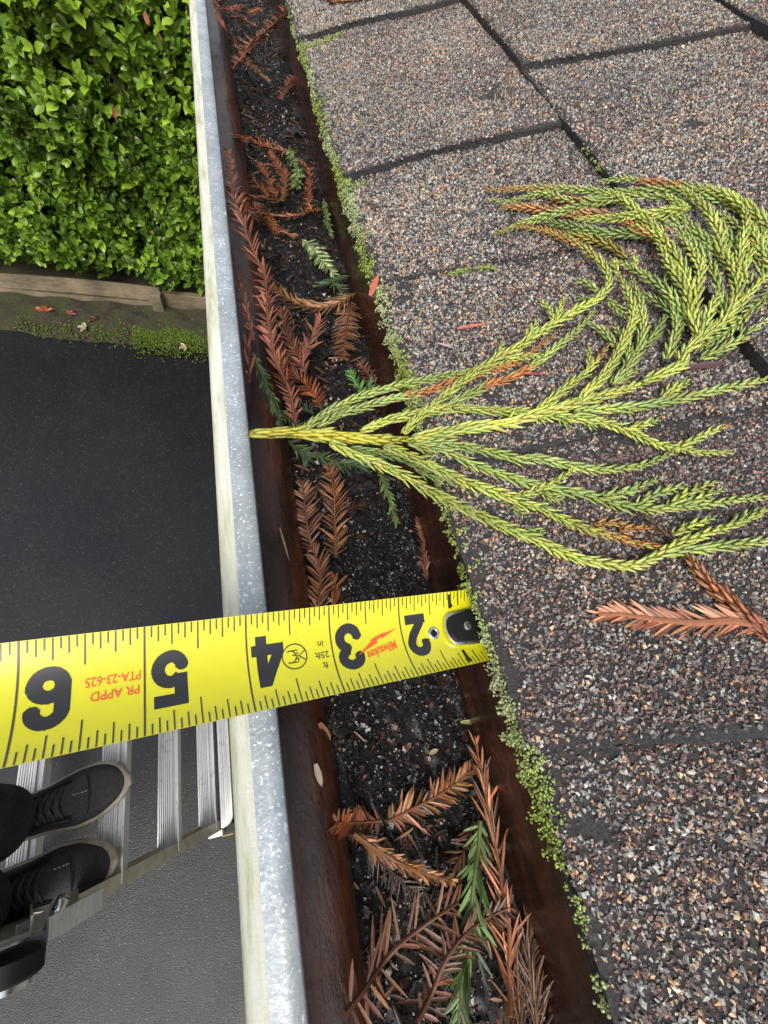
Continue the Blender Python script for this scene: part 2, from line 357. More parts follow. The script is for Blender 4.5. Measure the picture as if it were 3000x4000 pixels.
for k in range(nc):
    ax = nrm(np.array((random.gauss(-.15,.35),-.55+random.gauss(0,.3),.75+random.gauss(0,.25))))
    sd_ = nrm(np.cross(ax,(random.gauss(0,1),random.gauss(0,1),random.gauss(0,1)))); ot = np.cross(ax,sd_)
    tone = random.random(); base_c = np.array((.165,.31,.035))*(.25+1.0*tone)+np.array((.13,.13,.01))*max(0,tone-.55)*2
    if cen[k][2] > 1.0: base_c = base_c*1.12+np.array((.02,.02,0))
    for q in range(3):
        for sgn in (1,-1):
            if random.random() < .2: continue
            r_ = sd_ if q%2==0 else ot
            dd = nrm(ax*(.55+.3*q)+r_*sgn*(1-.18*q)+rng.normal(0,.15,3))
            allo.append(cw[k]+ax*(.013*q)); alld.append(dd); allu.append(nrm(ax*.8+np.array((0,-.3,.6))+rng.normal(0,.25,3))); alls.append(random.uniform(.038,.068)*(1-.15*q))
            allc.append(base_c*random.uniform(.8,1.25))
alls = np.array(alls)[:,None,None]*np.stack([np.array([1,1.12,1])]*len(alls))[:,None,:]*np.ones((1,3,1))
m.tmpl(lv, lf, frames(np.array(alld),np.array(allu))*alls, np.array(allo), np.array(allc)); m.build('foliage', m_hedge, hd, smooth=True)
m = MB()
for k in range(420):
    a = random.uniform(S0,S1); z = random.uniform(.1,1.5); p0 = bp(a,HY+.16+random.random()*.1,z); p1 = p0+np.array((random.gauss(-.05,.08),-.10,random.uniform(.15,.3)))
    m.tube(smoothpath([p0,(p0+p1)/2+rng.normal(0,.012,3),p1],5), [.0035]*5 if False else .0028, 5, (.10,.075,.045))
m.build('branches', m_bark, hd)
s = MB(); s.box((S0-.3,HY+.34,0),(S1+.3,HY+1.1,1.85), (.012,.016,.006), fn=lambda q: bp(*q)); s.build('shade_core', m_bark, hd)  # added near-black box: paints the shade seen between the hedge leaves
m = MB()
for (u,v,sc) in ((470,400,.055),(540,30,.05),(150,790,.03),(620,910,.03),(600,50,.03)):
    q = hy(u,v,bp(.8,HY-.10,0)[1]); 
    for j in range(3 if sc>.06 else 1):
        d_ = nrm(np.array((random.uniform(-.5,.5),-.3,-1+random.random()*.6)))
        m.tmpl(lv, lf, frames(d_[None],np.array([[random.gauss(0,.4),-1,.4]]))*sc*.8, (q+rng.normal(0,.02,3)-np.array((0,.03,0)))[None], np.array([(.26,.11,.045)])*random.uniform(.6,1.3))
m.build('dead_leaves', m_hedge, hd)
# leaf litter on the soil strip
for (u,v,c_,sc,lb) in ((170,1220,(.35,.09,.03),.06,'orange brown fallen leaf on soil strip at left'),(270,1228,(.28,.10,.06),.04,'small brown fallen leaf on soil near the board'),(335,1280,(.5,.42,.3),.045,'pale tan fallen leaf in the middle of soil strip'),(725,1355,(.55,.42,.3),.04,'pale fallen leaf on moss close to the gutter'),(372,1250,(.10,.05,.03),.04,'dark brown fallen leaf on the soil strip')):
    q = gp(u,v,.045); mm = MB(); 
    for j in range(3): mm.tmpl(lv, lf, frames(np.array([[math.cos(j*1.1+u),math.sin(j*1.1+u),.15]]),np.array([[0,0,1.]]))*sc, q[None], np.array([c_]))
    tag(mm.build('fallen_leaf', m_hedge), lb, 'leaf')
# ================================================================== house body below and roof
hs_ = thing('house', 'house wall and soffit beneath the shingle roof eave', 'house', (.6,0,0))
s = MB(); s.box((.40,-4,0),(.5,4,H-.30)); s.build('wall', m_wall, hs_)
s = MB(); s.box((3.06*IN,-4,H-.31),(.5,4,H-.295)); s.build('soffit', m_wall, hs_)
s = MB(); s.box((3.06*IN,-4,H-.292),(4.0*IN,4,H-7.0*IN)); s.build('fascia', m_brown, hs_)
# ---- roof of laminated shingles
rf = thing('shingle_roof', 'weathered asphalt shingle roof with grey, maroon and tan granules', 'roof', tuple(ROOF0))
def uv(q): d = q-ROOF0; return d.dot(RU), q[1]        # slope distance and y
s = MB(); s.box((0,-3,-.022),(2.5,3,-.0035), fn=lambda q: roof_pt(q[0],q[1],q[2])); s.build('deck', m_sh, rf)
EXPO = .1385
def noise1(x, seed): return math.sin(x*37+seed)*.5+math.sin(x*91+seed*2.1)*.3+math.sin(x*211+seed*3.7)*.2
# seams in (start px, end px); first course
def seam(u0,v0,u1,v1): a = uv(roof(u0,v0)); b_ = uv(roof(u1,v1)); return a, b_
c1 = seam(1203,189,1810,12); c2 = seam(1421,715,2199,497); c5 = seam(1560,1120,2130,1010); c4 = seam(2095,2923,2842,2853); c3 = seam(2108,300,2852,147); c6 = seam(1930,1790,3000,1590)
print('roof seams', c1, c2, c5, c4, c3, c6, 'course', uv(roof(2199,492)), uv(roof(1816,10)), uv(roof(2360,690)), uv(roof(3000,237)), uv(roof(2726,10)))
def ys(sm, s_):
    (s0,y0),(s1,y1) = sm; return y0+(y1-y0)*(s_-s0)/(s1-s0)
flat = lambda y: ((0,y),(.1,y))
# (course start, course end, lower seam, upper seam, raise at lower end, tint)
def seam_const(y, sl=0): return ((0,y),(.1,y+sl*.1))
SH = []
first = [seam_const(-1.2), seam_const(-.42), c4, c6, c5, c2, c1, seam_const(.86), seam_const(1.25), seam_const(1.9)]
rise1 = [.0035,.0020,.0038,.0010,.0007,.0036,.0036,.0034,.0035,.002]
tint1 = [0,.62,.62,.35,.35,.42,.15,.3,.2,.3]
for i in range(len(first)-1): SH.append((0,EXPO,first[i],first[i+1],rise1[i],tint1[i]))
sec = [seam_const(-1.2), seam_const(-.35), seam_const(-.02,.02), seam_const(.075), c3, seam_const(.62), seam_const(1.0), seam_const(1.9)]
tint2 = [.3,.2,.6,.4,.55,.15,.3]
for i in range(len(sec)-1): SH.append((EXPO,2*EXPO,sec[i],sec[i+1],.0032 if i!=3 else .0034,tint2[i]))
for k,yy in enumerate([-.9,-.4,0,.3,.45,.7,1.0,1.4]): SH.append((2*EXPO,3*EXPO,seam_const(yy),seam_const([-.4,0,.3,.45,.7,1.0,1.4,1.9][k]),.003,[.3,.6,.2][k%3]))
for k in range(4): SH.append(((3+k)*EXPO,(4+k)*EXPO,seam_const(-1.2),seam_const(1.9),.003,.3))
PAL = 1.34*np.array([(.20,.205,.20),(.30,.31,.29),(.11,.115,.12),(.11,.055,.05),(.16,.085,.075),(.075,.04,.04),(.48,.26,.12),(.50,.34,.20),(.46,.46,.42),(.035,.034,.036)])
W_GREY = np.array([.22,.17,.15,.07,.05,.05,.055,.055,.06,.12]); W_RED = np.array([.10,.06,.08,.25,.22,.17,.03,.02,.03,.08]); W_TAN = np.array([.16,.14,.12,.10,.08,.05,.13,.12,.05,.06])
def project(p):
    c_ = (p-CAM) @ W; z = c_[:,2]; return 1500+F*c_[:,0]/z, 2000+F*c_[:,1]/z, z
def sn(x,y,k,sd2): return np.sin(x*k+sd2+1.7*np.sin(y*k*.8+sd2*2))*np.sin(y*k*1.1+sd2*3+1.3*np.sin(x*k*.7))
CB = np.array([(-1,-1,-1),(1,-1,-1),(1,1,-1),(-1,1,-1),(-1,-1,1),(1,-1,1),(1,1,1),(-1,1,1)],float)*.62
CHIPS = [CB*np.where(rng.random((8,1))<.3,.55,1.0)+rng.normal(0,.17,(8,3)) for _ in range(9)]
CF = np.array([(0,3,2,1),(4,5,6,7),(0,1,5,4),(1,2,6,5),(2,3,7,6),(3,0,4,7)])
for idx,(s0,s1,lo,hi,rise,tint) in enumerate(SH):
    m = MB(); course = int(round(s0/EXPO)); lift0 = .0048*min(course,99)*0
    # each course is a wedge: its butt is 5 mm proud, its top sinks under the next
    smid = (s0+s1)/2; ylo = ys(lo,smid); yhi = ys(hi,smid)
    nu = 10; nv = max(6, min(60, int(abs(yhi-ylo)/.006)))
    def edge(s_, y_): return 0.0016*noise1(y_, idx*0+3+course) if s_ <= s0+1e-6 else 0
    def top(s_, f_, y_):
        butt = .0046*(1-(s_-s0)/(s1-s0+.02)) + .0002
        return butt + rise*(1-f_)**1.3*1.0 + .0005*math.sin(s_*60+y_*33)
    def fn(a, f_, h=None):
        s_ = s0-.0 + a*(s1+.012-s0); yl = ys(lo,s_)+.0012*noise1(s_,7+idx)+.0015*math.sin(s_*45+idx); yh = ys(hi,s_)+.0012*noise1(s_,8+idx)+.0015*math.sin(s_*45+idx+1)
        y_ = yl+(yh-yl)*f_; return s_+edge(s_,y_)*(1 if a==0 else 0), y_, top(s_,f_,y_) if h is None else h
    us = np.linspace(0,1,nu); vs_ = np.linspace(0,1,nv)
    m.grid(lambda a,b: roof_pt(*fn(a,b)), us, vs_)
    # butt face and side face
    m.grid(lambda b,k: roof_pt(*fn(0,b)) if k==1 else roof_pt(*fn(0,b,-.0035)), vs_, [0,1])
    m.grid(lambda a,k: roof_pt(*fn(a,0)) if k==0 else roof_pt(*fn(a,0,-.0035)), us, [0,1])
    m.grid(lambda a,k: roof_pt(*fn(a,1)) if k==1 else roof_pt(*fn(a,1,-.0035)), us, [0,1])
    # granules
    area = (s1-s0)*(yhi-ylo); n = int(area*1120000) if yhi-ylo < 4 else 0
    a = rng.random(n); f_ = rng.random(n); S_ = s0+a*(s1-s0); yl = ys(lo,S_); yh = ys(hi,S_); Y_ = yl+(yh-yl)*f_
    C = ROOF0[None]+RU[None]*S_[:,None]+np.stack([0*Y_,Y_,0*Y_],-1)
    u,v,z = project(C); keep = (z>.02)&(u>300)&(u<3450)&(v>-500)&(v<4600)
    bare = sn(S_,Y_,38,2+idx)+.7*sn(S_,Y_,110,5+idx)+.5*sn(S_,Y_,260,1)
    edge_d = np.minimum(S_-s0, 1); ed2 = (Y_-yl)
    keep &= ~((bare > 1.4) & (rng.random(n) < .85)); keep &= ~((edge_d < .003+.0022*np.sin(Y_*170)) & (rng.random(n)<.8)) ; keep &= ~((ed2 < .0020) & (rng.random(n)<(.7 if rise > .0015 else .35)))
    keep &= rng.random(n) > .55*np.exp(-((yh-Y_)/.004)**2)*(1 if idx in (1,2) else .3); keep &= ~((yh-Y_ < .0012+.0025*np.sin(S_*90)) & (rng.random(n)<.75))
    sel = np.where(keep)[0]; k = len(sel)
    if k:
        S_=S_[sel];Y_=Y_[sel];f_=f_[sel];C=C[sel]; zc=z[sel]
        butt = .0046*(1-(S_-s0)/(s1-s0+.02))+.0002; hh = butt+rise*(1-f_)**1.3+.0005*np.sin(S_*60+Y_*33)
        size = rng.uniform(.00045,.00100,k)*np.where(rng.random(k)<.06,1.35,1); org = C+RN[None]*(hh+size*.25)[:,None]
        sc = np.stack([rng.uniform(.7,1.3,k),rng.uniform(.6,1.1,k),rng.uniform(.5,.9,k)],-1)
        mats_ = rotmats(k)*sc[:,None,:]*size[:,None,None]
        reg = sn(S_,Y_,22,idx*1.3)*.5+.5; red = np.clip(tint-.13+ (reg-.5)*.95 + .25*np.clip((S_-s0)/(s1-s0),0,1)-.12,0,1); tan = np.clip(.55+.6*sn(S_,Y_,31,4+idx),0,1)
        r1 = rng.random(k); ch = np.where(r1<red, rng.choice(10,k,p=W_RED/W_RED.sum()), np.where(rng.random(k)<tan*.7, rng.choice(10,k,p=W_TAN/W_TAN.sum()), rng.choice(10,k,p=W_GREY/W_GREY.sum())))
        dk = np.clip(sn(S_,Y_,17,3+idx*2.2)*.5+.55*sn(S_,Y_,70,idx)+.1,0,1); ch = np.where(rng.random(k)<.38*dk, np.where(rng.random(k)<.5,9,2), ch)
        cols = PAL[ch]*rng.uniform(.75,1.3,(k,1))
        cols = cols*.74+np.array([(.19,.18,.172)])*.26; cols = cols*(1+.16*sn(S_,Y_,13,1.7+idx))[:,None]
        tid = rng.integers(0,len(CHIPS),k)
        for q_ in range(len(CHIPS)):
            z_ = tid==q_
            if z_.any(): m.tmpl(CHIPS[q_], CF, mats_[z_], org[z_], cols[z_], 1)
    m.build('shingle', [m_sh, m_gran], rf)
# drip edge under the first course
s = MB(); s.box((-.004+.004,-3,-.006),(.05,3,-.0036), fn=lambda q: roof_pt(q[0]+.001,q[1],q[2])); s.build('drip_edge', m_brown, rf)
# ================================================================== gutter
gt = thing('rain_gutter', 'brown metal rain gutter with galvanised lip along the roof edge', 'gutter', tuple(P(1,0,9.6)))
Y0, Y1 = -.75, 1.9; yy = np.linspace(Y0, Y1, 160)
def strip(name, prof, m_, wob=0, thick=True, par=gt, curve=True):
    s = MB(); pr = smoothpath([(a,d,0) for a,d in prof], 40) if curve and len(prof) > 2 else np.array([(a,d,0) for a,d in prof])
    s.grid(lambda i,y: P(pr[i][0]+wob*math.sin(y*9+pr[i][1]), y/IN, pr[i][1]+.02*math.sin(y*7)*0), list(range(len(pr))), yy)
    o = s.build(name, m_, par, smooth=True)
    return o
strip('trough', [(-.92,6.55),(-.95,7.3),(-.80,7.8),(-.45,8.08),(-.05,8.2),(.22,8.38),(.35,8.7),(.39,9.1),(.43,9.5)], m_brown)
strip('floor', [(.43,9.5),(1.5,9.52),(3.0,9.5)], m_brown, curve=False)
strip('back_wall', [(3.0,9.5),(3.01,8),(3.02,6.6)], m_brown)
strip('lip', [(-.735,6.30),(-.56,6.285),(-.40,6.30),(-.385,6.36),(-.39,6.60)], m_galv, curve=False)
o = strip('front_face', [(-.735,6.302),(-.82,6.31),(-.93,6.35),(-.985,6.43),(-1.0,6.6),(-1.0,7.3),(-.85,7.85),(-.5,8.14),(-.1,8.28),(.15,8.5),(.28,8.8),(.34,9.2),(.38,9.62),(1.0,9.64)], m_white)
# sludge floor
def sludge_h(a, y):
    return .10*math.sin(y*31+a*1.3)*math.sin(a*2.1+y*17)+.06*math.sin(y*83+a*4)+.05*math.sin(a*7.3-y*57)+.04*math.sin(a*13+y*150)
s = MB(); aa = np.linspace(.34,3.02,46); y2 = np.linspace(-.35,1.5,420)
s.grid(lambda a,y: P(a,y/IN,9.12-sludge_h(a,y)-random.uniform(0,.05)-.12*max(0,(a-2.6))*0), aa, y2)
sl = s
tag(sl.build('gutter_sludge', m_sludge, smooth=True), 'black wet composted sludge filling the gutter floor', 'sludge', kind='stuff')
n = 40000; aa = rng.uniform(.36,3.0,n); yg = np.where(rng.random(n)<.5, rng.uniform(-.16,.16,n), rng.uniform(-.16,1.2,n))
dd = np.array([9.12-sludge_h(a,y) for a,y in zip(aa,yg)]); dens = sn(aa*.1,yg,45,3); k = (dens > -.35)|(rng.random(n)<.35)
# little drifts of grit on the brown ogee
sel = np.where(k)[0]; org = np.stack([aa[sel]*IN, yg[sel], H-(dd[sel]-.02)*IN],-1); kk=len(sel)
size = rng.uniform(.0004,.0011,kk)*np.where(rng.random(kk)<.03,1.8,1); cols = np.array([(.011,.011,.012)])*rng.uniform(.3,2.4,(kk,1)); rr = rng.random(kk); cols[rr<.05]=(.10,.045,.025); cols[(rr>.05)&(rr<.062)]=(.09,.09,.088); cols[rr>.995]=(.42,.30,.18)
m = MB(); m.tmpl(OV, OF, rotmats(kk)*size[:,None,None]*rng.uniform(.6,1.3,(kk,1,3)), org, cols); 
for q_ in range(1900):
    a_ = random.uniform(.4,2.95); y_ = random.uniform(-.14,1.0) if q_%2 else random.uniform(.15,.7); p_ = P(a_, y_/IN, 9.12-sludge_h(a_,y_)-.05-random.uniform(0,.05))
    d_ = rng.normal(size=3)*(1,1,.25); u_ = rng.normal(size=3)*.35+(0,0,1); L_ = random.uniform(.0018,.006)
    FV = np.array([(-.5,0,0),(-.2,.28,.06),(.2,.2,-.03),(.5,.05,.08),(.25,-.25,0),(-.2,-.3,.05)])
    m.tmpl(FV, np.array([(0,1,5),(1,2,5),(2,4,5),(2,3,4)]), frames(d_[None],u_[None])*L_, p_[None], np.array([random.choice(((.012,.012,.014),(.03,.03,.033),(.05,.022,.012),(.09,.035,.015),(.02,.015,.012)))]))
tag(m.build('gutter_grit', m_grit), 'fine dark wet roof grit spread over the gutter floor', 'grit', kind='stuff')
# ================================================================== moss on shingle edge
EP = [(1121,30),(1150,120),(1200,300),(1260,430),(1330,600),(1392,740),(1420,860),(1480,1100),(1540,1350),(1590,1480),(1640,1600),(1720,1900),(1770,2060),(1811,2300),(1880,2480),(1950,2700),(2000,2790),(2060,2880),(2100,3050),(2140,3250),(2190,3380),(2260,3600),(2320,3800),(2400,3960)]
DEN = [.2,.7,.5,1,1.1,1.1,.9,.8,.9,1,1.2,.5,.8,.8,1,1.2,1.3,1.1,1,.5,.25,.15,.3,.3]
m = MB(); org=[]; szs=[]; cl=[]
for i in range(len(EP)-1):
    (u0,v0),(u1,v1) = EP[i],EP[i+1]; p0,p1 = roof(u0,v0),roof(u1,v1); Ls = np.linalg.norm(p1-p0)
    nclump = int(Ls/.00033*max(DEN[i],.08))+1
    for q in range(nclump):
        f_ = random.random(); de = DEN[i]+(DEN[i+1]-DEN[i])*f_
        c0 = p0+(p1-p0)*f_; y_ = c0[1]; 
        s_ = random.gauss(.0002,.0019*(.45+.6*de)); cr = random.uniform(.0010,.0027)*(.55+.45*de)
        cc0 = roof_pt(s_, y_, .003+random.uniform(-.005,.003) - max(0,-s_)*.8)
        wt = .5+.5*math.sin(y_*70+1); colr = np.array((.36,.46,.09))*(1-wt)+np.array((.55,.62,.33))*wt
        for j in range(int(12*cr/.0015)):
            dv = nrm(rng.normal(size=3)+np.array((-.3,0,.6))); org.append(cc0+dv*cr*random.uniform(.6,1.15)); szs.append(random.uniform(.00022,.00046)); cl.append(colr*random.uniform(.65,1.35))
def bead(m, org, szs, cl):
    n = len(org); m.tmpl(BV, BF, rotmats(n)*np.array(szs)[:,None,None]*rng.uniform(.8,1.5,(n,1,3)), np.array(org), np.array(cl))
bead(m, org, szs, cl); tag(m.build('roof_edge_moss', m_moss, smooth=True), 'pale green beaded moss fringe growing along the shingle edge', 'moss', kind='stuff')
def mosspatch(name, pts, label, wd=.0014, dens=1.0):
    m = MB(); org=[];szs=[];cl=[]
    P3 = [roof(u,v,.005) for u,v in pts]
    for p0,p1 in zip(P3[:-1],P3[1:]):
        for q in range(int(np.linalg.norm(p1-p0)/.0005*dens)):
            c0 = p0+(p1-p0)*random.random()+np.array((random.gauss(0,wd),random.gauss(0,wd),0)); cr = random.uniform(.0006,.0014)
            for j in range(9): dv = nrm(rng.normal(size=3)+np.array((0,0,.4))); org.append(c0+dv*cr); szs.append(random.uniform(.0002,.0004)); cl.append(np.array((.38,.47,.14))*random.uniform(.6,1.3))
    bead(m,org,szs,cl); tag(m.build(name, m_moss, smooth=True), label, 'moss', kind='stuff')
mosspatch('joint_moss', [(1205,188),(1260,165),(1340,130)], 'moss tuft in the uppermost shingle joint', .0012)
mosspatch('joint_moss', [(1370,735),(1410,722),(1430,710)], 'moss tuft beside roof edge at second shingle joint', .0012)
mosspatch('joint_moss', [(1745,1075),(1800,1060),(1850,1050),(1930,1045)], 'thin moss line on the shingle above the green branch', .0006, .8)
mosspatch('joint_moss', [(2290,590),(2330,640),(2350,665)], 'moss specks in the dark course step above branch', .0012, .25)
mosspatch('joint_moss', [(2500,2860),(2540,2858)], 'tiny moss tuft at the lower shingle joint', .0008, .5)
mosspatch('joint_moss', [(1445,1120),(1500,1130),(1540,1125)], 'short moss tuft reaching onto shingle beside the red leaf', .0010, .6)
# ================================================================== conifer debris
nv_ = [(0,-.25,0),(0,.25,0)]
for x,wd,z in ((.15,.75,.0),(.45,1.0,.02),(.75,.75,.0)): nv_ += [(x,-wd/2,.12*wd+z),(x,0,-.10*wd+z),(x,wd/2,.12*wd+z)]
nv_ += [(1,0,-.03)]; nv_ = np.array(nv_)
nf = [(0,2,3),(0,3,1),(1,3,4),(2,5,6),(2,6,3),(3,6,7),(3,7,4),(5,8,9),(5,9,6),(6,9,10),(6,10,7),(8,11,9),(9,11,10)]
BR = {'rust':(.27,.085,.03),'pink':(.24,.085,.052),'dark':(.06,.026,.02),'tan':(.29,.13,.05),'green':(.13,.20,.06),'lgreen':(.30,.38,.16),'dgreen':(.075,.125,.05),'fgreen':(.15,.22,.07)}
def sprig_parts(root, pts, nl, col, nw=None, sp=None, ang=50, jit=12, sides='both', stem=.0006, lift=.2, curl=0):
    col = np.array(BR[col]) if isinstance(col,str) else np.array(col)
    path = smoothpath(pts, 40); L_ = np.linalg.norm(np.diff(path,axis=0),axis=1).sum()
    nw = (nw or nl*.17)*.78; sp = (sp*1.05 if sp else nw*1.15)
    rp,_ = resample(path, sp); k = len(rp); T = np.gradient(rp,axis=0); T /= np.linalg.norm(T,axis=1)[:,None]
    st = MB(); rr = np.linspace(stem*1.25, stem*.5, len(path)); st.tube(path, rr, 6, col*.62+np.array((.02,.008,0))); st.build('stem', m_bark, root)
    o_=[];d_=[];u_=[];s_=[];c_=[]
    for i in range(1,k):
        f_ = i/k; up = nrm(np.array((0,0,1.))+rng.normal(0,.10,3)+np.array((-.25,0,0)))
        side = nrm(np.cross(up,T[i])); 
        for sg in ((1,-1) if sides=='both' else ((1,) if sides=='l' else (-1,))):
            if random.random() < .06: continue
            an = math.radians(ang*(1-.25*f_)+random.gauss(0,jit)); 
            dv = T[i]*math.cos(an)+side*sg*math.sin(an)+up*(lift*random.uniform(-.8,1.3))
            o_.append(rp[i]+side*sg*stem*.5); d_.append(dv); u_.append(nrm(up+side*sg*random.gauss(-.3,.25)+T[i]*.2)); 
            ln = nl*(random.uniform(.75,1.12) if random.random()<.88 else random.uniform(.35,.7))*(min(1,.35+1.3*(1-f_)**.7) if f_>.5 else min(1,.55+f_*3)); s_.append((ln,nw*random.uniform(.85,1.15),nw)); c_.append(col*random.choice((.35,.7,.9,1.1,1.3,1.7))*random.uniform(.8,1.2)*np.array((1,random.uniform(.85,1.2),1)))
    fr = frames(np.array(d_),np.array(u_))*np.array(s_)[:,None,:]
    q = MB(); q.tmpl(nv_, nf, fr, np.array(o_), np.array(c_)); q.build('needles', m_needle if col[0]>col[1] else m_green, root, smooth=True)
def cord_parts(root, name, pts, r=.0015, ll=.0072, col=(.28,.36,.05), ang=12, tip=None, wmax=.0016, orange=None, par_r=None, rows=1.0, flat=.0):
    path = smoothpath(pts, 60); rp, L_ = resample(path, .00062/rows); k = len(rp)
    T = np.gradient(rp,axis=0); T /= np.linalg.norm(T,axis=1)[:,None]
    f = np.linspace(0,1,k); rad = r*(1-.55*f**2.2)
    m = MB(); m.tube(rp[::4] if k>12 else rp, (rad[::4] if k>12 else rad)*.62, 7, np.array(col)*.75)
    up = np.array((0,0,1.)); A = np.cross(T, up); A /= np.linalg.norm(A,axis=1)[:,None]; Bv = np.cross(A,T)
    th = np.arange(k)*2.39996+random.random()*6
    rd = A*np.cos(th)[:,None]+Bv*np.sin(th)[:,None]
    an = np.radians(ang+rng.normal(0,4,k)+8*f); dv = T*np.cos(an)[:,None]+rd*np.sin(an)[:,None]
    ln = ll*rng.uniform(.8,1.15,k)*(1-.62*f**2.5); wd = np.minimum(ln*.29,wmax)*rng.uniform(.85,1.15,k)
    sc = np.stack([ln,wd,wd*1.0],-1)
    org = rp+rd*(rad*.55)[:,None]-T*(ln*.15)[:,None]
    cv = np.array(col)[None]*rng.uniform(.8,1.2,(k,1))*(1+.18*np.sin(f*9+random.random()*6))[:,None]*np.stack([rng.uniform(.85,1.2,k),np.ones(k),rng.uniform(.7,1.3,k)],-1)
    cv = cv*(1-.25*f[:,None]**3)+np.array([(.42,.44,.10)])*.25*f[:,None]**3
    if tip is not None: w_ = np.clip((f-.72)*6,0,1)[:,None]*(rng.random((k,1))<.85); cv = cv*(1-w_)+np.array(tip)*w_*rng.uniform(.7,1.2,(k,1))
    if orange is not None:
        w_ = ((f>orange[0])&(f<orange[1])&(rng.random(k)<(.85 if name=='twig' else .45)))[:,None]; cv = np.where(w_, np.array([(.58,.23,.08) if name=='twig' else (.22,.09,.05)])*rng.uniform(.7,1.25,(k,1)), cv)
    # spindle leaf: fuller at its base, keeled, brighter at the tip
    tv = np.array([(0,0,0),(.3,.5,.1),(.3,0,.55),(.3,-.5,.1),(.3,0,-.3),(.72,.36,.12),(.72,0,.46),(.72,-.36,.12),(.72,0,-.16),(1,0,.18)])
    tf = [(0,2,1),(0,3,2),(0,4,3),(0,1,4),(1,2,6),(1,6,5),(2,3,7),(2,7,6),(3,4,8),(3,8,7),(4,1,5),(4,5,8),(5,6,9),(6,7,9),(7,8,9),(8,5,9)]
    shade = np.array([.86,.92,1.0,.92,.9,1.02,1.06,1.02,1.0,1.15])
    cols = cv[:,None,:]*shade[None,:,None]
    m.tmpl(tv, tf, frames(dv, rd)*sc[:,None,:], org, cols.reshape(-1,3).reshape(k,10,3))
    return m.build(name, m_green, root, smooth=True)
ZA = lambda p: (1800+p[0]/1.3825, 600+p[1]/1.3825)
ZB = lambda p: (900+p[0]/1.3825, 1400+p[1]/1.3825)
ZC = lambda p: (2000+p[0]/1.659, 1400+p[1]/1.659)
Z2 = lambda p: (700+p[0]/1.8433, p[1]/1.8433)
Z3 = lambda p: (800+p[0]/1.8433, 1000+p[1]/1.8433)
Z5 = lambda p: (1100+p[0]/1.659, 2200+p[1]/1.659)
ZD = lambda p: (1200+p[0]/1.3825, 2800+p[1]/1.3825)
br = thing('conifer_branch', 'large fresh yellow green conifer branch laid from gutter onto the shingles', 'branch', tuple(bran(1500,1700)))
YG = (.52,.60,.14); GG = (.40,.51,.15); DG = (.24,.34,.10); YY = (.60,.66,.16); OR = (.56,.24,.08)
def tw(z, pts, h=0, **kw):
    kw['r'] = kw.get('r',.0015)*.70; kw['ll'] = kw.get('ll',.0072 if 'ang' not in kw else .0066)*.92; kw.setdefault('wmax',.00128)
    hh = h if hasattr(h,'__len__') else [h]*len(pts)
    q = [bran(*z(p), x) for p,x in zip(pts,hh)]
    return cord_parts(br, 'twig', q, **kw)
# main stem
q = [bran(*ZB(p), h) for p,h in (((108,408),.0),((300,402),.001),((500,412),.001),((700,432),.001),((860,440),.001),((950,440),.001))]
o = cord_parts(br, 'main_stem', q, r=.0020, ll=.0120, col=(.50,.50,.07), ang=3, rows=.75, wmax=.0021, orange=(.05,.18))
def jj(*pairs):
    out = []
    for z, ps in pairs: out += [z(p) for p in ps]
    return out
I = lambda p: p
tw(I, jj((ZB,[(385,398),(480,322),(620,240),(850,160),(1100,108),(1290,72),(1450,20)])), .002, col=GG, r=.0016)
tw(I, jj((ZB,[(470,372),(600,300),(760,250),(900,215),(1050,180),(1240,120),(1400,60),(1560,-10)])), .0015, col=GG, r=.0014, orange=(.42,.78))
tw(I, jj((ZB,[(700,392),(850,335),(1040,292),(1180,270),(1400,282),(1659,300)]),(ZC,[(300,375),(480,395),(620,425),(760,470),(900,540),(1100,590),(1250,610),(1410,610)])), .0025, col=YG, r=.0017)
tw(I, jj((ZB,[(935,405),(1000,335),(1100,250),(1250,130),(1360,50)]),(ZA,[(300,1050),(450,950),(600,860),(750,775),(800,690),(765,600),(680,520),(560,455),(420,412),(325,392)])), .0035, col=YG, r=.0019, tip=OR)
tw(I, jj((ZB,[(990,430),(1150,402),(1300,372),(1500,350)]),(ZC,[(0,405),(150,365),(300,325),(450,280),(600,240),(750,195),(860,155)])), .003, col=YY, r=.0027, ll=.0095, ang=6, wmax=.0017)
tw(I, jj((ZC,[(850,150),(1000,90),(1090,40)]),(ZA,[(1200,1080),(1290,1000),(1390,930),(1480,850),(1560,750),(1670,630)])), .005, col=YG, r=.0021)
tw(I, jj((ZB,[(960,460),(1150,500),(1250,545),(1380,600),(1500,640),(1659,690)]),(ZC,[(350,860),(500,890),(700,950),(900,975),(1100,960),(1300,940),(1500,910),(1700,890)])), .001, col=GG, r=.0018)
tw(I, jj((ZB,[(1000,455),(1150,462),(1300,485),(1450,515),(1550,545)]),(ZC,[(166,650),(350,690),(550,720),(750,710),(880,680),(1000,630),(1060,600)])), .0015, col=GG, r=.0015)
tw(I, jj((ZB,[(830,470),(1000,540),(1150,610),(1300,680),(1450,730),(1600,790)]),(ZC,[(166,960),(330,1040),(500,1110),(650,1150),(800,1200),(980,1225)])), .003, col=YG, r=.0018, tip=OR)
tw(I, jj((ZB,[(540,450),(640,505),(800,570),(950,640),(1080,720),(1200,780),(1350,850),(1450,900),(1600,960)]),(ZC,[(166,1180),(330,1260),(500,1310),(700,1340),(820,1330),(950,1270),(1080,1200),(1250,1140),(1400,1090),(1550,1030),(1700,950)])), .0035, col=YG, r=.0019)
tw(ZC, [(950,1270),(1150,1240),(1350,1220),(1500,1200),(1700,1180)], .002, col=GG, r=.0017)
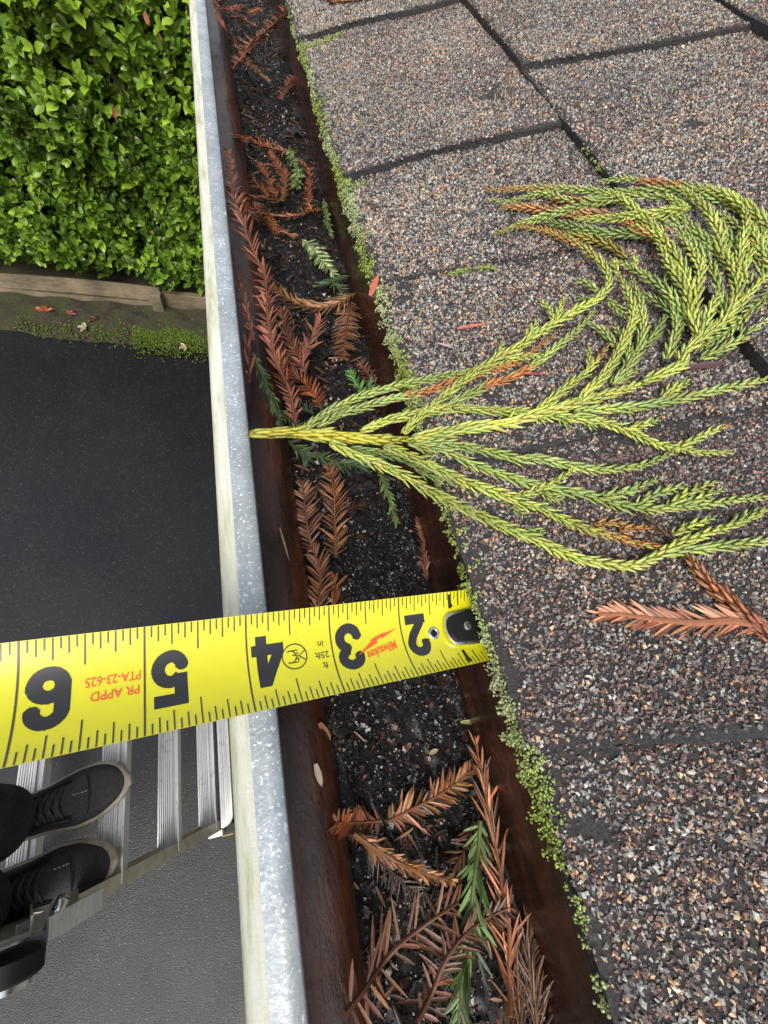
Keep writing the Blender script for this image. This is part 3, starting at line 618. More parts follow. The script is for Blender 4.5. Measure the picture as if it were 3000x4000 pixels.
tw(ZB, [(640,490),(800,510),(950,550),(1060,620),(1200,680),(1350,750),(1480,790),(1580,850)], -.001, col=DG, r=.0014)
tw(ZB, [(1060,600),(1250,690),(1400,720),(1500,790),(1620,870)], -.001, col=DG, r=.0013)
tw(I, jj((ZB,[(1120,300),(1240,222),(1400,142),(1500,110),(1659,20)]),(ZA,[(560,1010),(650,930),(720,850)])), .0015, col=GG, r=.0015, orange=(.25,.5))
tw(ZA, [(0,1240),(120,1185),(250,1150),(370,1080),(500,985)], .001, col=OR, r=.0012, ll=.005)
tw(I, jj((ZC,[(160,345),(250,270),(350,190),(430,130)]),(ZA,[(680,1180),(740,1110),(790,1050)])), .003, col=YG, r=.0014, tip=OR)
tw(ZA, [(690,1150),(690,1090),(693,1045)], .003, col=GG, r=.0011, ll=.004)
tw(I, jj((ZC,[(440,275),(500,200),(580,130)]),(ZA,[(840,1090),(890,990),(935,880),(905,760),(850,655)])), .0045, col=YG, r=.0018)
tw(ZA, [(815,1245),(900,1150),(960,1060),(985,900),(960,780),(920,680)], .002, col=GG, r=.0016)
tw(ZA, [(960,1060),(1020,1010),(1065,950),(1100,885)], .001, col=DG, r=.0013)
tw(ZC, [(400,345),(600,332),(760,320),(950,290),(1150,250),(1350,200),(1550,160),(1700,115)], .002, col=GG, r=.0016)
for p in ([(960,275),(1050,210),(1140,150)],[(760,455),(850,430),(950,400)],[(590,890),(750,860),(880,810),(968,775)],[(820,945),(960,870),(1130,820)],[(1000,965),(1100,900),(1200,850),(1315,800)],[(1100,955),(1250,890),(1355,850)],[(1040,1145),(1150,1090),(1305,1035)],[(0,900),(130,870),(280,800),(440,690)],[(1400,1095),(1550,1010),(1640,985)],[(130,350),(180,390),(220,410)],[(300,385),(350,420),(380,450)],[(740,320),(780,350)],[(470,400),(510,430),(530,455)],[(200,870),(260,900),(330,920)],[(0,960),(70,1010)],[(100,1110),(200,1135)]):
    tw(ZC, p, .002, col=GG if random.random()<.6 else YG, r=.0012, ll=.0048, ang=22)
tw(ZC, [(1050,590),(1180,530),(1300,470),(1415,432)], .003, col=YG, r=.0013, ll=.005, tip=OR)
tw(ZC, [(540,1085),(620,1065),(700,1070),(785,1092)], .001, col=(.55,.30,.10), r=.0011, ll=.0045, ang=25); tw(ZC, [(690,1120),(800,1100),(905,1100)], .001, col=(.50,.24,.09), r=.0011, ll=.0045, ang=25)
tw(ZC, [(860,1170),(900,1205),(970,1225)], .001, col=OR, r=.0011, ll=.004)
SP = dict(ang=18)
for p,h,kw in (
 ([(1690,420),(1620,330),(1500,255),(1400,215),(1280,188),(1150,168),(1000,150),(860,138),(760,152)],.004,dict(col=GG,r=.0014,orange=(.55,.8))),
 ([(1690,560),(1620,440),(1560,350),(1450,270),(1300,225),(1150,200),(1000,200),(880,215),(700,200),(560,190),(400,185),(280,192),(135,195)],.003,dict(col=GG,r=.0015,tip=OR)),
 ([(1500,640),(1470,500),(1400,390),(1290,290),(1150,250),(1000,240),(880,235),(600,255),(450,215),(350,235),(250,262),(165,250)],.002,dict(col=GG,r=.0015)),
 ([(1240,290),(1100,315),(950,335),(800,350),(620,355)],.006,dict(col=YG,r=.0016)),
 ([(870,235),(720,270),(600,300),(480,330),(380,360),(280,400),(185,432)],.004,dict(col=GG,r=.0013,tip=(.45,.35,.08))),
 ([(720,275),(640,268),(560,262),(470,252)],.001,dict(col=(.24,.07,.03),r=.0014,ll=.007,ang=32)),
 ([(640,330),(540,315),(430,302),(320,290),(222,292)],.002,dict(col=(.55,.27,.09),r=.0013)),
 ([(820,330),(700,322),(600,330)],.003,dict(col=(.5,.28,.12),r=.0011)),
 ([(1130,470),(1020,440),(900,435),(750,425),(600,392),(480,372),(400,350)],.003,dict(col=DG,r=.0015)),
 ([(900,570),(840,520),(760,480),(660,450),(560,440),(420,400)],.001,dict(col=(.34,.30,.06),r=.0014,tip=OR)),
 ([(1240,760),(1200,620),(1140,520),(1060,440),(960,395),(880,370)],.0055,dict(col=YG,r=.0019,tip=(.60,.20,.07))),
 ([(1120,470),(1000,430),(920,415)],.004,dict(col=(.58,.22,.08),r=.0013,ll=.005)),
 ([(1090,440),(980,340),(900,270),(830,225),(755,208)],.006,dict(col=YG,r=.0014)),
 ([(1480,640),(1400,560),(1330,480),(1250,400),(1180,335),(1090,300)],.004,dict(col=GG,r=.0016)),
 ([(1240,900),(1235,800),(1180,680),(1110,570),(1060,480)],.006,dict(col=YG,r=.0021)),
 ([(1290,1000),(1265,900),(1270,780),(1290,650),(1270,560),(1180,440)],.005,dict(col=YG,r=.0020)),
 ([(1400,930),(1480,800),(1490,680),(1440,560),(1410,440)],.006,dict(col=YG,r=.0020)),
 ([(1410,560),(1390,420),(1330,310),(1250,230),(1170,175)],.007,dict(col=YG,r=.0018)),
 ([(1440,900),(1400,760),(1350,620),(1290,540),(1200,430),(1100,380)],.003,dict(col=GG,r=.0018)),
 ([(1550,700),(1500,600),(1520,480),(1540,340),(1480,250)],.006,dict(col=YG,r=.0016)),
 ([(1700,620),(1620,520),(1580,420),(1545,370)],.006,dict(col=YG,r=.0016)),
 ([(1700,420),(1640,370),(1560,300),(1460,240),(1380,200),(1270,190)],.006,dict(col=YG,r=.0017)),
 ([(1470,470),(1540,430),(1600,400)],.004,dict(col=GG,r=.0012,ll=.005)),
 ([(1520,640),(1560,540),(1620,470),(1700,380)],.005,dict(col=YG,r=.0015)),
 ([(1700,730),(1560,850),(1480,930),(1380,1000),(1260,1060)],.004,dict(col=GG,r=.0018)),
 ([(1510,995),(1600,940),(1700,880)],.002,dict(col=GG,r=.0015)),
 ([(1290,1110),(1400,1060),(1500,1010),(1570,1000)],.002,dict(col=GG,r=.0014)),
 ([(1240,930),(1160,800),(1080,715),(980,650),(900,605),(835,580)],.003,dict(col=GG,r=.0017)),
 ([(1200,960),(1130,850),(1060,800),(975,755)],.001,dict(col=DG,r=.0014)),
 ([(840,1050),(790,980),(740,940),(690,915)],.002,dict(col=GG,r=.0013,ll=.005)),
 ([(890,1140),(905,1060),(860,970),(820,920)],.001,dict(col=GG,r=.0012,ll=.005)),
 ([(740,740),(685,700),(625,680)],.003,dict(col=GG,r=.0012,ll=.0045)),([(730,780),(690,785),(620,775)],.001,dict(col=DG,r=.0011,ll=.004)),
 ([(500,900),(475,840),(430,790)],.004,dict(col=YG,r=.0011,ll=.004)),([(510,890),(540,820),(572,765)],.004,dict(col=YG,r=.0012,ll=.004)),
 ([(350,1000),(385,950),(410,900)],.004,dict(col=YG,r=.0012,ll=.005)),([(180,1110),(210,1060),(232,1020)],.004,dict(col=YG,r=.0012,ll=.004)),
 ([(240,1110),(350,1095),(440,1090)],.004,dict(col=YG,r=.0012,ll=.005)),([(850,650),(830,610),(825,570)],.004,dict(col=YG,r=.0012,ll=.004)),
 ([(930,620),(940,575),(935,545)],.004,dict(col=YG,r=.0012,ll=.004)),
 ([(1290,1010),(1330,890),(1390,745)],.006,dict(col=YG,r=.0016)),([(1460,880),(1470,760),(1480,640)],.003,dict(col=GG,r=.0017)),
 ([(1110,1110),(1150,1000),(1170,900),(1130,800)],.002,dict(col=GG,r=.0016)),
 ([(1090,700),(1120,640),(1140,600)],.001,dict(col=DG,r=.0014,ll=.005)),
 ([(1220,300),(1130,240),(1090,225)],.005,dict(col=YG,r=.0014,ll=.004)),([(1000,300),(950,330),(850,330)],.001,dict(col=DG,r=.0014)),
 ([(1300,640),(1330,560),(1290,470),(1230,420),(1130,370),(1000,380),(900,400)],.002,dict(col=GG,r=.0015)),
 ([(1640,700),(1600,560),(1560,470),(1480,380),(1390,320)],.003,dict(col=GG,r=.0016)),
 ([(790,790),(850,840),(890,880)],.003,dict(col=GG,r=.0013,ll=.005)),
 ([(830,1250),(870,1220),(950,1165)],.001,dict(col=GG,r=.0013,ll=.005)),
 ([(1080,1330),(1130,1270),(1225,1220)],.002,dict(col=GG,r=.0012,ll=.005)),
): 
    for k_,v_ in SP.items(): kw.setdefault(k_,v_)
    tw(ZA, p, h, **kw)
m = MB()
for q_ in range(620):
    a_ = random.uniform(.42,2.95); y_ = random.uniform(.12,.95) if q_%5 else random.uniform(-.14,-.04); p_ = P(a_, y_/IN, 9.12-sludge_h(a_,y_)-random.uniform(.02,.16))
    th_ = random.uniform(0,6.28); d_ = np.array((math.cos(th_),math.sin(th_),random.gauss(0,.22))); L_ = random.uniform(.004,.012)
    m.tmpl(nv_, nf, frames(d_[None],(rng.normal(size=3)*.4+(0,0,1))[None])*np.array([[[L_,.0014,.0014]]]), p_[None], np.array([random.choice(((.05,.022,.014),(.11,.04,.02),(.19,.07,.03),(.03,.018,.014),(.24,.10,.045)))]))
tag(m.build('loose_needles', m_needle, smooth=True), 'broken brown conifer needles littered through the wet sludge', 'needle litter', kind='stuff')
# ---- sprigs
def sprig(name, label, z, twigs, surf=gut, lift=.12, cat='sprig', group=None, **kw):
    first_ = surf(*z(twigs[0][0]), 0)
    root = thing(name, label, cat, tuple(first_), group)
    for tt in twigs:
        q = []
        for p in tt:
            l_ = lift*random.uniform(.8,1.2); q.append(surf(*z(p), l_ if surf is gut else l_*IN))
        sprig_parts(root, q, **kw)
    return root
mm = 1e-3
S = sprig
S('dry_sprig','dense orange brown dry sprig crossing the far end of the gutter',Z2,[[(390,490),(460,400),(520,300),(640,210),(760,100),(860,0),(930,-60)]],nl=17*mm,col='rust',nw=2.2*mm,lift=1.4)
S('dry_sprig','slender brown twig beside the far end of the lip',Z2,[[(460,390),(400,310),(340,220),(290,120),(240,0)]],nl=8*mm,col='rust',nw=1.6*mm,sp=3*mm,ang=25,lift=1.2)
S('dry_sprig','short brown sprig pointing down at the wet sludge near the far end',Z2,[[(460,400),(540,490),(640,575)]],nl=7*mm,col='tan',nw=1.4*mm,ang=25,lift=.8)
S('dry_sprig','small red brown sprig against the back wall near the far end',Z2,[[(740,720),(770,640),(810,550)]],nl=13*mm,col='pink',nw=1.8*mm,lift=.3)
S('dry_sprig','brown sprig lying high in the top left corner of the gutter',Z2,[[(470,40),(400,60),(330,70),(250,-20)]],nl=12*mm,col='pink',nw=2*mm,lift=1.2)
S('dry_sprig','brown leafless twig tangled at the far end of the gutter',Z2,[[(600,60),(480,100),(380,50)],[(560,190),(470,150),(380,120)]],nl=9*mm,col='rust',nw=1.6*mm,lift=.9)
S('dry_sprig','orange brown sprig lying across the gutter above the three feathers',Z2,[[(790,1095),(650,1060),(520,1020),(390,970)]],nl=11*mm,col='rust',nw=1.7*mm,ang=55,lift=.3)
S('dry_sprig','forked orange brown sprig with three upright feathers',Z2,[[(750,1430),(770,1280),(705,1180),(650,1090)],[(700,1420),(640,1280),(570,1170)],[(650,1420),(600,1370),(530,1290)],[(350,1370),(500,1410),(700,1440),(750,1430)]],nl=8.5*mm,col='rust',nw=1.3*mm,lift=.4)
S('dry_sprig','rusty feather shaped sprig left of the green narrow sprig by back wall',Z2,[[(1020,1510),(950,1510),(930,1400),(942,1250),(870,1160)]],nl=7.5*mm,col='rust',nw=1.4*mm,lift=.4)
S('dry_sprig','longest pinkish brown sprig running beside the gutter lip',Z2,[[(840+0,3050),(790,2800),(700,2600),(640,2300),(620,2010),(560,1870),(490,1700),(450,1560),(390,1400),(370,1200),(350,1090)]],nl=12*mm,col='pink',nw=2.3*mm,sp=2.3*mm,ang=38,lift=1.3,stem=.0009)
S('dry_sprig','broad pinkish fan of needles at the base of the longest sprig',Z3,[[(730,850),(680,740),(600,580),(560,400)],[(700,760),(760,620),(830,470)]],nl=13*mm,col='pink',nw=2.1*mm,ang=35,lift=.9)
S('dry_sprig','curled rust sprig below the long pink sprig, pointing at the lip',Z3,[[(840,1100),(790,1000),(720,920),(620,840),(540,720),(480,590)]],nl=10*mm,col='rust',nw=1.8*mm,sp=1.4*mm,ang=50,lift=.6)
S('dry_sprig','brown stems matted under the three feathers',Z2,[[(440,1400),(520,1550),(640,1640),(730,1670),(840,1700)],[(520,1400),(560,1480),(700,1640)],[(950,1520),(860,1550),(740,1560),(600,1540)]],nl=8*mm,col='rust',nw=1.3*mm,ang=35,lift=.15)
S('dry_sprig','thin red brown twig hugging the inside of the lip',Z3,[[(350,600),(330,520),(280,300),(240,170),(200,0),(185,-70)]],nl=7*mm,col='pink',nw=1.6*mm,sp=3*mm,ang=20,lift=1.1)
S('dry_sprig','orange sprig with long needles swept across the middle of the gutter',Z3,[[(1080,270),(980,330),(860,370),(740,360),(640,330),(500,230)]],nl=14*mm,col='tan',nw=1.5*mm,ang=40,lift=.5,jit=7)
S('dry_sprig','dark rust sprig hanging down beside the back wall',Z3,[[(1060,330),(1030,450),(1010,600),(1000,740)]],nl=12*mm,col=(.17,.065,.03),nw=1.2*mm,ang=62,lift=.4)
S('dry_sprig','loose red needles on the ogee below the thin twig',Z3,[[(320,920),(320,780),(300,600)]],nl=16*mm,col='pink',nw=2*mm,sp=5*mm,ang=14,lift=.5)
S('dry_sprig','small brown sprig just above the green branch by the back wall',Z3,[[(1230,930),(1180,860),(1120,760)]],nl=8*mm,col='pink',nw=1.3*mm,lift=.3)
S('dry_sprig','flat brown sprig with neat paired needles, left of a matching pair',Z3,[[(770,2090),(740,1950),(720,1800),(705,1630)]],nl=12.5*mm,col=(.30,.13,.085),nw=2*mm,sp=1.75*mm,ang=52,jit=5,lift=.5)
S('dry_sprig','flat brown sprig with neat curved needles, right of a matching pair',Z3,[[(945,2170),(935,1900),(930,1700),(895,1525)]],nl=12.5*mm,col=(.30,.12,.05),nw=1.5*mm,sp=1.6*mm,ang=50,jit=5,lift=.4)
S('dry_sprig','short rusty sprig running under the yellow tape blade',Z5,[[(245,420),(240,260),(250,150),(240,0),(180,-120)]],nl=11*mm,col=(.33,.13,.07),nw=1.7*mm,ang=45,jit=6,lift=.5)
S('dry_sprig','brown tuft half hidden by the tape beside the paired sprigs',Z5,[[(330,330),(350,230),(350,120)]],nl=10*mm,col='rust',nw=2.6*mm,ang=25,lift=.3)
S('dry_sprig','narrow scaly brown sprig above the tape hook',Z3,[[(1600,2330),(1580,2200),(1570,2050),(1540,1900)]],nl=6*mm,col=(.27,.10,.055),nw=1.3*mm,ang=24,sp=1.1*mm,lift=.4)
S('dry_sprig','faint dark sprig right of the matching pair',Z3,[[(960,1900),(1040,1830),(1150,1770)]],nl=7*mm,col='dark',nw=1.2*mm,lift=.1)
# lower gutter
S('dry_sprig','orange brown feathery sprig below the tape, rising to the right',ZD,[[(430,570),(560,500),(680,440),(790,370),(880,290)]],nl=9.5*mm,col=(.30,.12,.045),nw=1.6*mm,sp=1.15*mm,ang=50,jit=8,lift=.3)
S('dry_sprig','short orange sprig resting on the rounded edge of the ogee',ZD,[[(405,562),(300,570),(160,570)]],nl=8.5*mm,col='rust',nw=1.6*mm,sp=1.2*mm,ang=60,lift=.3)
S('dry_sprig','scaly orange twig falling to the right below the feathery sprig',ZD,[[(250,630),(380,720),(500,790),(620,840),(785,890)]],nl=6.5*mm,col=(.33,.14,.05),nw=1.6*mm,ang=24,sp=.9*mm,lift=.4,stem=.0009)
S('dry_sprig','nearly black sprig under the scaly orange twig',ZD,[[(320,720),(440,820),(560,940),(640,985)]],nl=8*mm,col='dark',nw=1.3*mm,lift=.1)
S('dry_sprig','dark red sprig sunk in the sludge below the feathery sprig',ZD,[[(500,720),(560,650),(640,590)]],nl=7*mm,col=(.11,.03,.025),nw=1.3*mm,lift=.08)
S('dry_sprig','long orange twig with upright needles along the back wall, bottom',ZD,[[(1100,1620),(1090,1400),(1092,1150),(1060,980),(1030,760),(990,560),(950,330),(910,150)]],nl=15*mm,col=(.36,.13,.05),nw=1.3*mm,sp=2.9*mm,ang=24,lift=.5,stem=.0008)
S('dry_sprig','sparse brown sprig with long blades at the bottom of the gutter',ZD,[[(200,1610),(300,1480),(400,1340),(500,1230),(600,1150),(700,1080),(815,1005)]],nl=16*mm,col=(.22,.09,.05),nw=1.8*mm,sp=3.0*mm,ang=58,jit=9,lift=.5,stem=.001)
S('dry_sprig','brown sprig lying over the green sprig at the bottom',ZD,[[(600,1640),(680,1480),(740,1330),(830,1200),(950,1100),(1090,1030)]],nl=9*mm,col=(.17,.065,.033),nw=1.7*mm,sp=2.1*mm,ang=55,lift=.6,stem=.0009)
S('dry_sprig','shaggy bundle of frayed brown needles at the bottom right of the gutter',ZD,[[(1150,1750),(1160,1500),(1190,1300),(1210,1150)],[(1250,1750),(1230,1550),(1200,1350)],[(1080,1750),(1120,1600),(1160,1400)]],nl=15*mm,col=(.16,.075,.04),nw=.9*mm,sp=1.0*mm,ang=18,lift=.4)
S('dry_sprig','rust needles spreading under the green sprig',ZD,[[(900,560),(860,700),(790,820)]],nl=9*mm,col=(.19,.065,.03),nw=1.6*mm,sp=2*mm,lift=.15)
S('dry_sprig','brown tuft beside the back wall near the bottom edge',ZD,[[(1300,1650),(1350,1550),(1395,1430)]],nl=11*mm,col='dark',nw=1.2*mm,ang=20,lift=.2)
# green sprigs
S('green_sprig','pale green flat sprig of soft needles in the upper gutter',Z2,[[(885,1725),(960,1790),(1030,1880),(1115,1975)]],nl=11*mm,col='lgreen',nw=1.4*mm,sp=1.3*mm,ang=48,jit=6,lift=.3)
S('green_sprig','narrow green sprig standing by the back wall, upper gutter',Z2,[[(1040,1440),(1060,1560),(1100,1710)]],nl=6*mm,col='fgreen',nw=1.2*mm,ang=22,lift=.3)
S('green_sprig','green leafy clump left of the rusty feather sprig',Z2,[[(790,1060),(820,1150),(850,1200)],[(900,1200),(870,1260),(860,1350)],[(850,1200),(840,1280),(830,1340)]],nl=8*mm,col='fgreen',nw=2.6*mm,ang=30,lift=.4)
S('green_sprig','dark green twig with thin needles above the swept orange sprig',Z2,[[(1230,1985),(1100,2030),(990,2060)],[(1100,2030),(1160,2080),(1200,2100)]],nl=9*mm,col='dgreen',nw=1.1*mm,ang=25,lift=.3)
S('green_sprig','long narrow green sprig lying down the ogee above the branch stem',Z3,[[(345,700),(400,830),(460,960),(510,1100),(545,1210)]],nl=7*mm,col='dgreen',nw=1.2*mm,sp=.9*mm,ang=20,lift=.6,stem=.0009)
S('green_sprig','spiky green sprig meeting the branch stem from above',Z3,[[(480,1060),(560,1130),(620,1190),(690,1215)]],nl=7*mm,col='fgreen',nw=1.1*mm,ang=35,lift=.5)
S('green_sprig','small dark green feather left of the branch fork',Z3,[[(785,1135),(700,1090),(595,1055)]],nl=6*mm,col='dgreen',nw=1*mm,lift=.3)
S('green_sprig','small fresh green tuft right above the branch fork',Z3,[[(1160,1040),(1110,940),(1040,830)],[(1160,1040),(1180,960),(1205,900)]],nl=8*mm,col=(.15,.30,.09),nw=1.3*mm,ang=38,lift=.4)
S('green_sprig','dark green feathery sprig sheltered under the branch stem',Z3,[[(600,1330),(680,1400),(760,1450)],[(760,1420),(950,1480),(1150,1520),(1240,1535)]],nl=9.5*mm,col='dgreen',nw=1.2*mm,ang=40,lift=.4)
S('green_sprig','hanging narrow green sprig below the branch with tufted tip',Z3,[[(1255,1540),(1310,1680),(1350,1820),(1385,1935)]],nl=5.5*mm,col='fgreen',nw=1.2*mm,sp=.9*mm,ang=22,lift=.5,stem=.0008)
S('green_sprig','broad bladed green sprig at the bottom of the gutter',ZD,[[(935,560),(925,700),(905,850),(890,1000),(900,1150),(870,1280),(840,1400),(825,1560),(810,1700)]],nl=12*mm,col=(.13,.20,.06),nw=2*mm,sp=1.7*mm,ang=32,lift=.5,stem=.0008)
S('green_sprig','single green twig end poking out near the long orange twig',ZD,[[(985,400),(1010,330)]],nl=4*mm,col='fgreen',nw=1.1*mm,lift=.3)
# roof debris
rs = lambda u,v,h=0: roof(u,v,.005+h)
S('dry_sprig','terracotta dry sprig lying on the shingles at right edge',ZC,[[(1720,1760),(1550,1722),(1400,1702),(1200,1712),(1000,1700),(850,1680),(700,1660),(560,1660)]],surf=rs,lift=.1,nl=9*mm,col=(.50,.20,.11),nw=1.15*mm,sp=1.1*mm,ang=35,jit=6,stem=.0011)
r3 = thing('dry_twig','scaly brown twig running down the shingles to the right edge','twig',tuple(rs(2700,2150)))
cord_parts(r3,'scaly_shoot',[rs(*ZC(p),.002) for p in [(1720,1860),(1550,1700),(1420,1590),(1300,1480),(1200,1370),(1125,1255)]], r=.0017, ll=.007, col=(.38,.15,.075), ang=14)
cord_parts(r3,'bare_stem',[rs(*ZC(p),.001) for p in [(1140,1270),(1060,1185),(990,1130),(930,1080),(830,1000)]], r=.0014, ll=.0035, col=(.14,.08,.055), ang=14)
S('dry_sprig','red brown sprig at the top edge of the roof above the gutter',Z2,[[(1500,-60),(1200,10),(1000,-10)]],surf=rs,lift=.1,nl=9*mm,col='rust',nw=1.5*mm)
def needle(label, u0,v0,u1,v1, wd, col, surf=rs, name='fallen_needle', cat='needle', h=.001):
    p0 = surf(u0,v0,h if surf is rs else .12); p1 = surf(u1,v1,h if surf is rs else .12); d = p1-p0; L_ = np.linalg.norm(d)
    q = MB(); q.tmpl(nv_, nf, frames(d[None], np.array([[0,0,1.]]))*np.array([[[L_,wd,wd]]]), p0[None], np.array([col]))
    return tag(q.build(name, m_needle, smooth=True), label, cat)
needle('orange red fallen needle on shingle left of the branch arc',*ZA((-20,945)),*ZA((152,918)),.0022,(.55,.15,.10))
needle('red fallen needle below the orange twigs on the shingle',*ZA((320,1190)),*ZA((465,1192)),.0013,(.35,.06,.05))
needle('pale pink fallen needle left of the branch on the shingle',1710,1340,1778,1362,.0016,(.45,.36,.38))
needle('dark brown fallen needle near the roof edge, upper roof',*Z2((1310,1440)),*Z2((1455,1490)),.002,(.12,.06,.05))
needle('curved red leaf stuck on the edge moss',*Z2((1375,2130)),*Z2((1435,1975)),.0034,(.50,.13,.09),h=.003)
needle('purple brown needle on the upper right shingle',*ZA((1210,1160)),*ZA((1450,1130)),.0035,(.10,.05,.055))
needle('green fallen needle on the sludge below the tape',*Z5((1160,1030)),*Z5((1312,1028)),.0022,(.38,.42,.16),gut)
needle('short tan fallen seed on the sludge below the tape',*Z5((960,1235)),*Z5((1015,1205)),.0022,(.40,.30,.15),gut)
needle('thin tan fallen needle on the grit near the ogee',*Z5((470,1090)),*Z5((550,1165)),.0008,(.36,.2,.1),gut)
needle('cream coloured seed scale on the wet brown ogee',*Z5((220,1300)),*Z5((262,1450)),.0028,(.55,.45,.33),gut)
needle('brown bud scale on the wet ogee below the tape',*Z5((245,1035)),*Z5((320,1150)),.003,(.34,.15,.08),gut)
needle('thin pale grass stem lying on the ogee above the tape',*Z3((540,1955)),*Z3((610,2200)),.0009,(.35,.30,.18),gut)
needle('pale thin needle on the back wall in the upper gutter',*Z2((1180,1580)),*Z2((1215,1830)),.0010,(.4,.25,.15),gut)
# dark rotting leaves
def curl(label, z, u, v, r, col, seed):
    col = tuple(c_*.55 for c_ in col); p = gut(*z((u,v)), .08); m = MB(); rs_ = random.Random(seed); n=20
    def f_(a,b):
        x = (a-.5)*2; y = (b-.5)*2; rr = r*(1+.25*math.sin(x*5+seed)+.15*math.cos(y*7+seed))
        return p + np.array((x*rr, y*rr*.8, r*.22*math.cos(x*2.2+seed)+r*.14*math.sin(y*4+seed*2)+r*.10*math.sin(x*9+y*5)+r*.07*math.sin(y*17-x*6+seed)))
    m.grid(f_, np.linspace(0,1,n), np.linspace(0,1,n), col); o = m.build('rotting_leaf', m_leafdark, smooth=True); sm = o.modifiers.new('solid','SOLIDIFY'); sm.thickness = .0005
    tag(o, label, 'leaf')
curl('curled dark grey rotting leaf near back wall, upper gutter', Z2,1190,1920,.0085,(.045,.045,.05),1)
curl('black folded rotting leaf beside the pink needle fan', Z3,880,500,.010,(.03,.03,.032),2)
curl('black rotting leaf lower of two beside the pink needle fan', Z3,860,680,.009,(.02,.02,.022),3)
curl('dark wet leaf under the branch fork', Z3,1050,1100,.011,(.025,.024,.026),4)
curl('flat dark leaf below the dark green feathery sprig', Z3,1120,1610,.010,(.02,.02,.022),5)
curl('grey rotting leaf in the far wet sludge', Z2,840,960,.011,(.05,.055,.06),6)
curl('dark round leaf left of the paired brown sprigs above the tape', ZB,580,1130,.006,(.03,.028,.028),7)
# ================================================================== tape measure
tpx = thing('tape_measure', 'yellow steel tape measure blade hooked under the shingles across the gutter', 'tape measure', tuple(P(0,1,5.4)))
P6 = np.array((-3.234,1.667,3.805)); tC = nrm((3097,-16,1700))
TT = W @ tC; TT = nrm(TT); T6 = CAM + (W@P6)*IN
YW = np.array((0,1.,0)); YW = nrm(YW - TT*TT[1]); TNn = np.cross(TT, YW); TNn = TNn if TNn[2]>0 else -TNn
HW = .53
def tp(s_, w_, h=0):    # s_: printed inches, w_: inches across (+ = away from camera), h: metres above blade
    cup = .16*(w_/HW)**2 if True else 0
    return T6 + TT*((6-s_)*IN) + YW*(w_*IN*.965) + TNn*(cup*IN - .06*IN + h)
def quadgrid(m, s0,s1,w0,w1,h, ns=1, nw=1, mi=0):
    m.grid(lambda a,b: tp(a,b,h), np.linspace(s0,s1,ns+1), np.linspace(w0,w1,nw+1), None, mi)
m = MB(); quadgrid(m, .05, 9.5, -HW, HW, 0, 60, 16); m.grid(lambda a,b: tp(a,b,-.0003), np.linspace(.05,9.5,61), np.linspace(-HW,HW,17)); o = m.build('blade', m_yel, tpx, smooth=True)
HI = .00012
m = MB(); nn = 0
for i in range(11, 9*16):
    s_ = i/16; 
    if i%16 == 0:
        if i == 16: quadgrid(m, s_-.011,s_+.011,.34,HW-.004,HI,1,5); quadgrid(m, s_-.011,s_+.011,-HW+.004,-.34,HI,1,5)
        else: quadgrid(m, s_-.009,s_+.009,-HW+.004,HW-.004,HI,1,16)
        continue
    ln = {8:.27,4:.19,12:.19}.get(i%16, .145 if i%2==0 else .10)
    tw_ = .007
    quadgrid(m, s_-tw_,s_+tw_, HW-.006-ln, HW-.006, HI, 1, 4); quadgrid(m, s_-tw_,s_+tw_, -HW+.006, -HW+.006+ln, HI, 1, 4)
m.build('graduation_marks', m_ink2, tpx)
def segd(p, a, b):
    p=np.array(p);a=np.array(a,float);b=np.array(b,float); t_=np.clip(np.dot(p-a,b-a)/max(1e-9,np.dot(b-a,b-a)),0,1); return np.linalg.norm(p-a-(b-a)*t_)
def arc(cx,cy,rx,ry,a0,a1,n=14): return [(cx+rx*math.cos(math.radians(a0+(a1-a0)*i/n)), cy+ry*math.sin(math.radians(a0+(a1-a0)*i/n))) for i in range(n+1)]
# numerals as strokes in a .34 x .56 inch box, (x right, y up)
DG_ = {
 '6': [arc(.18,.17,.105,.105,0,360,24), [(.072,.14),(.072,.40)], arc(.18,.395,.108,.105,180,0,14)+[(.288,.372)], [(.252,.13),(.322,.13)] if False else [(.288,.15),(.288,.21)]],
 '5': [[(.03,.505),(.325,.505)], [(.085,.56),(.085,.25)], [(.085,.27),(.12,.31)]+arc(.175,.20,.112,.125,95,-90,14)+arc(.175,.18,.105,.110,-90,-180,8)],
 '4': [[(.25,.0),(.25,.56)], [(.235,.53),(.06,.19)], [(.0,.155),(.36,.155)]],
 '3': [[(.065,.37)]+arc(.175,.405,.11,.095,180,-75,16), arc(.175,.170,.115,.120,85,-180,20)],
 '2': [[(.07,.34)]+arc(.18,.39,.108,.108,180,-20,16)+[(.24,.27),(.09,.09)], [(.02,.055),(.325,.055)]],
 '7': [[(.05,.50),(.30,.50)],[(.28,.48),(.14,.03)]], '8': [arc(.17,.40,.10,.10,0,360,18),arc(.17,.17,.112,.118,0,360,18)],
 '1': [[(.19,.0),(.19,.56)],[(.19,.50),(.05,.42)]]}
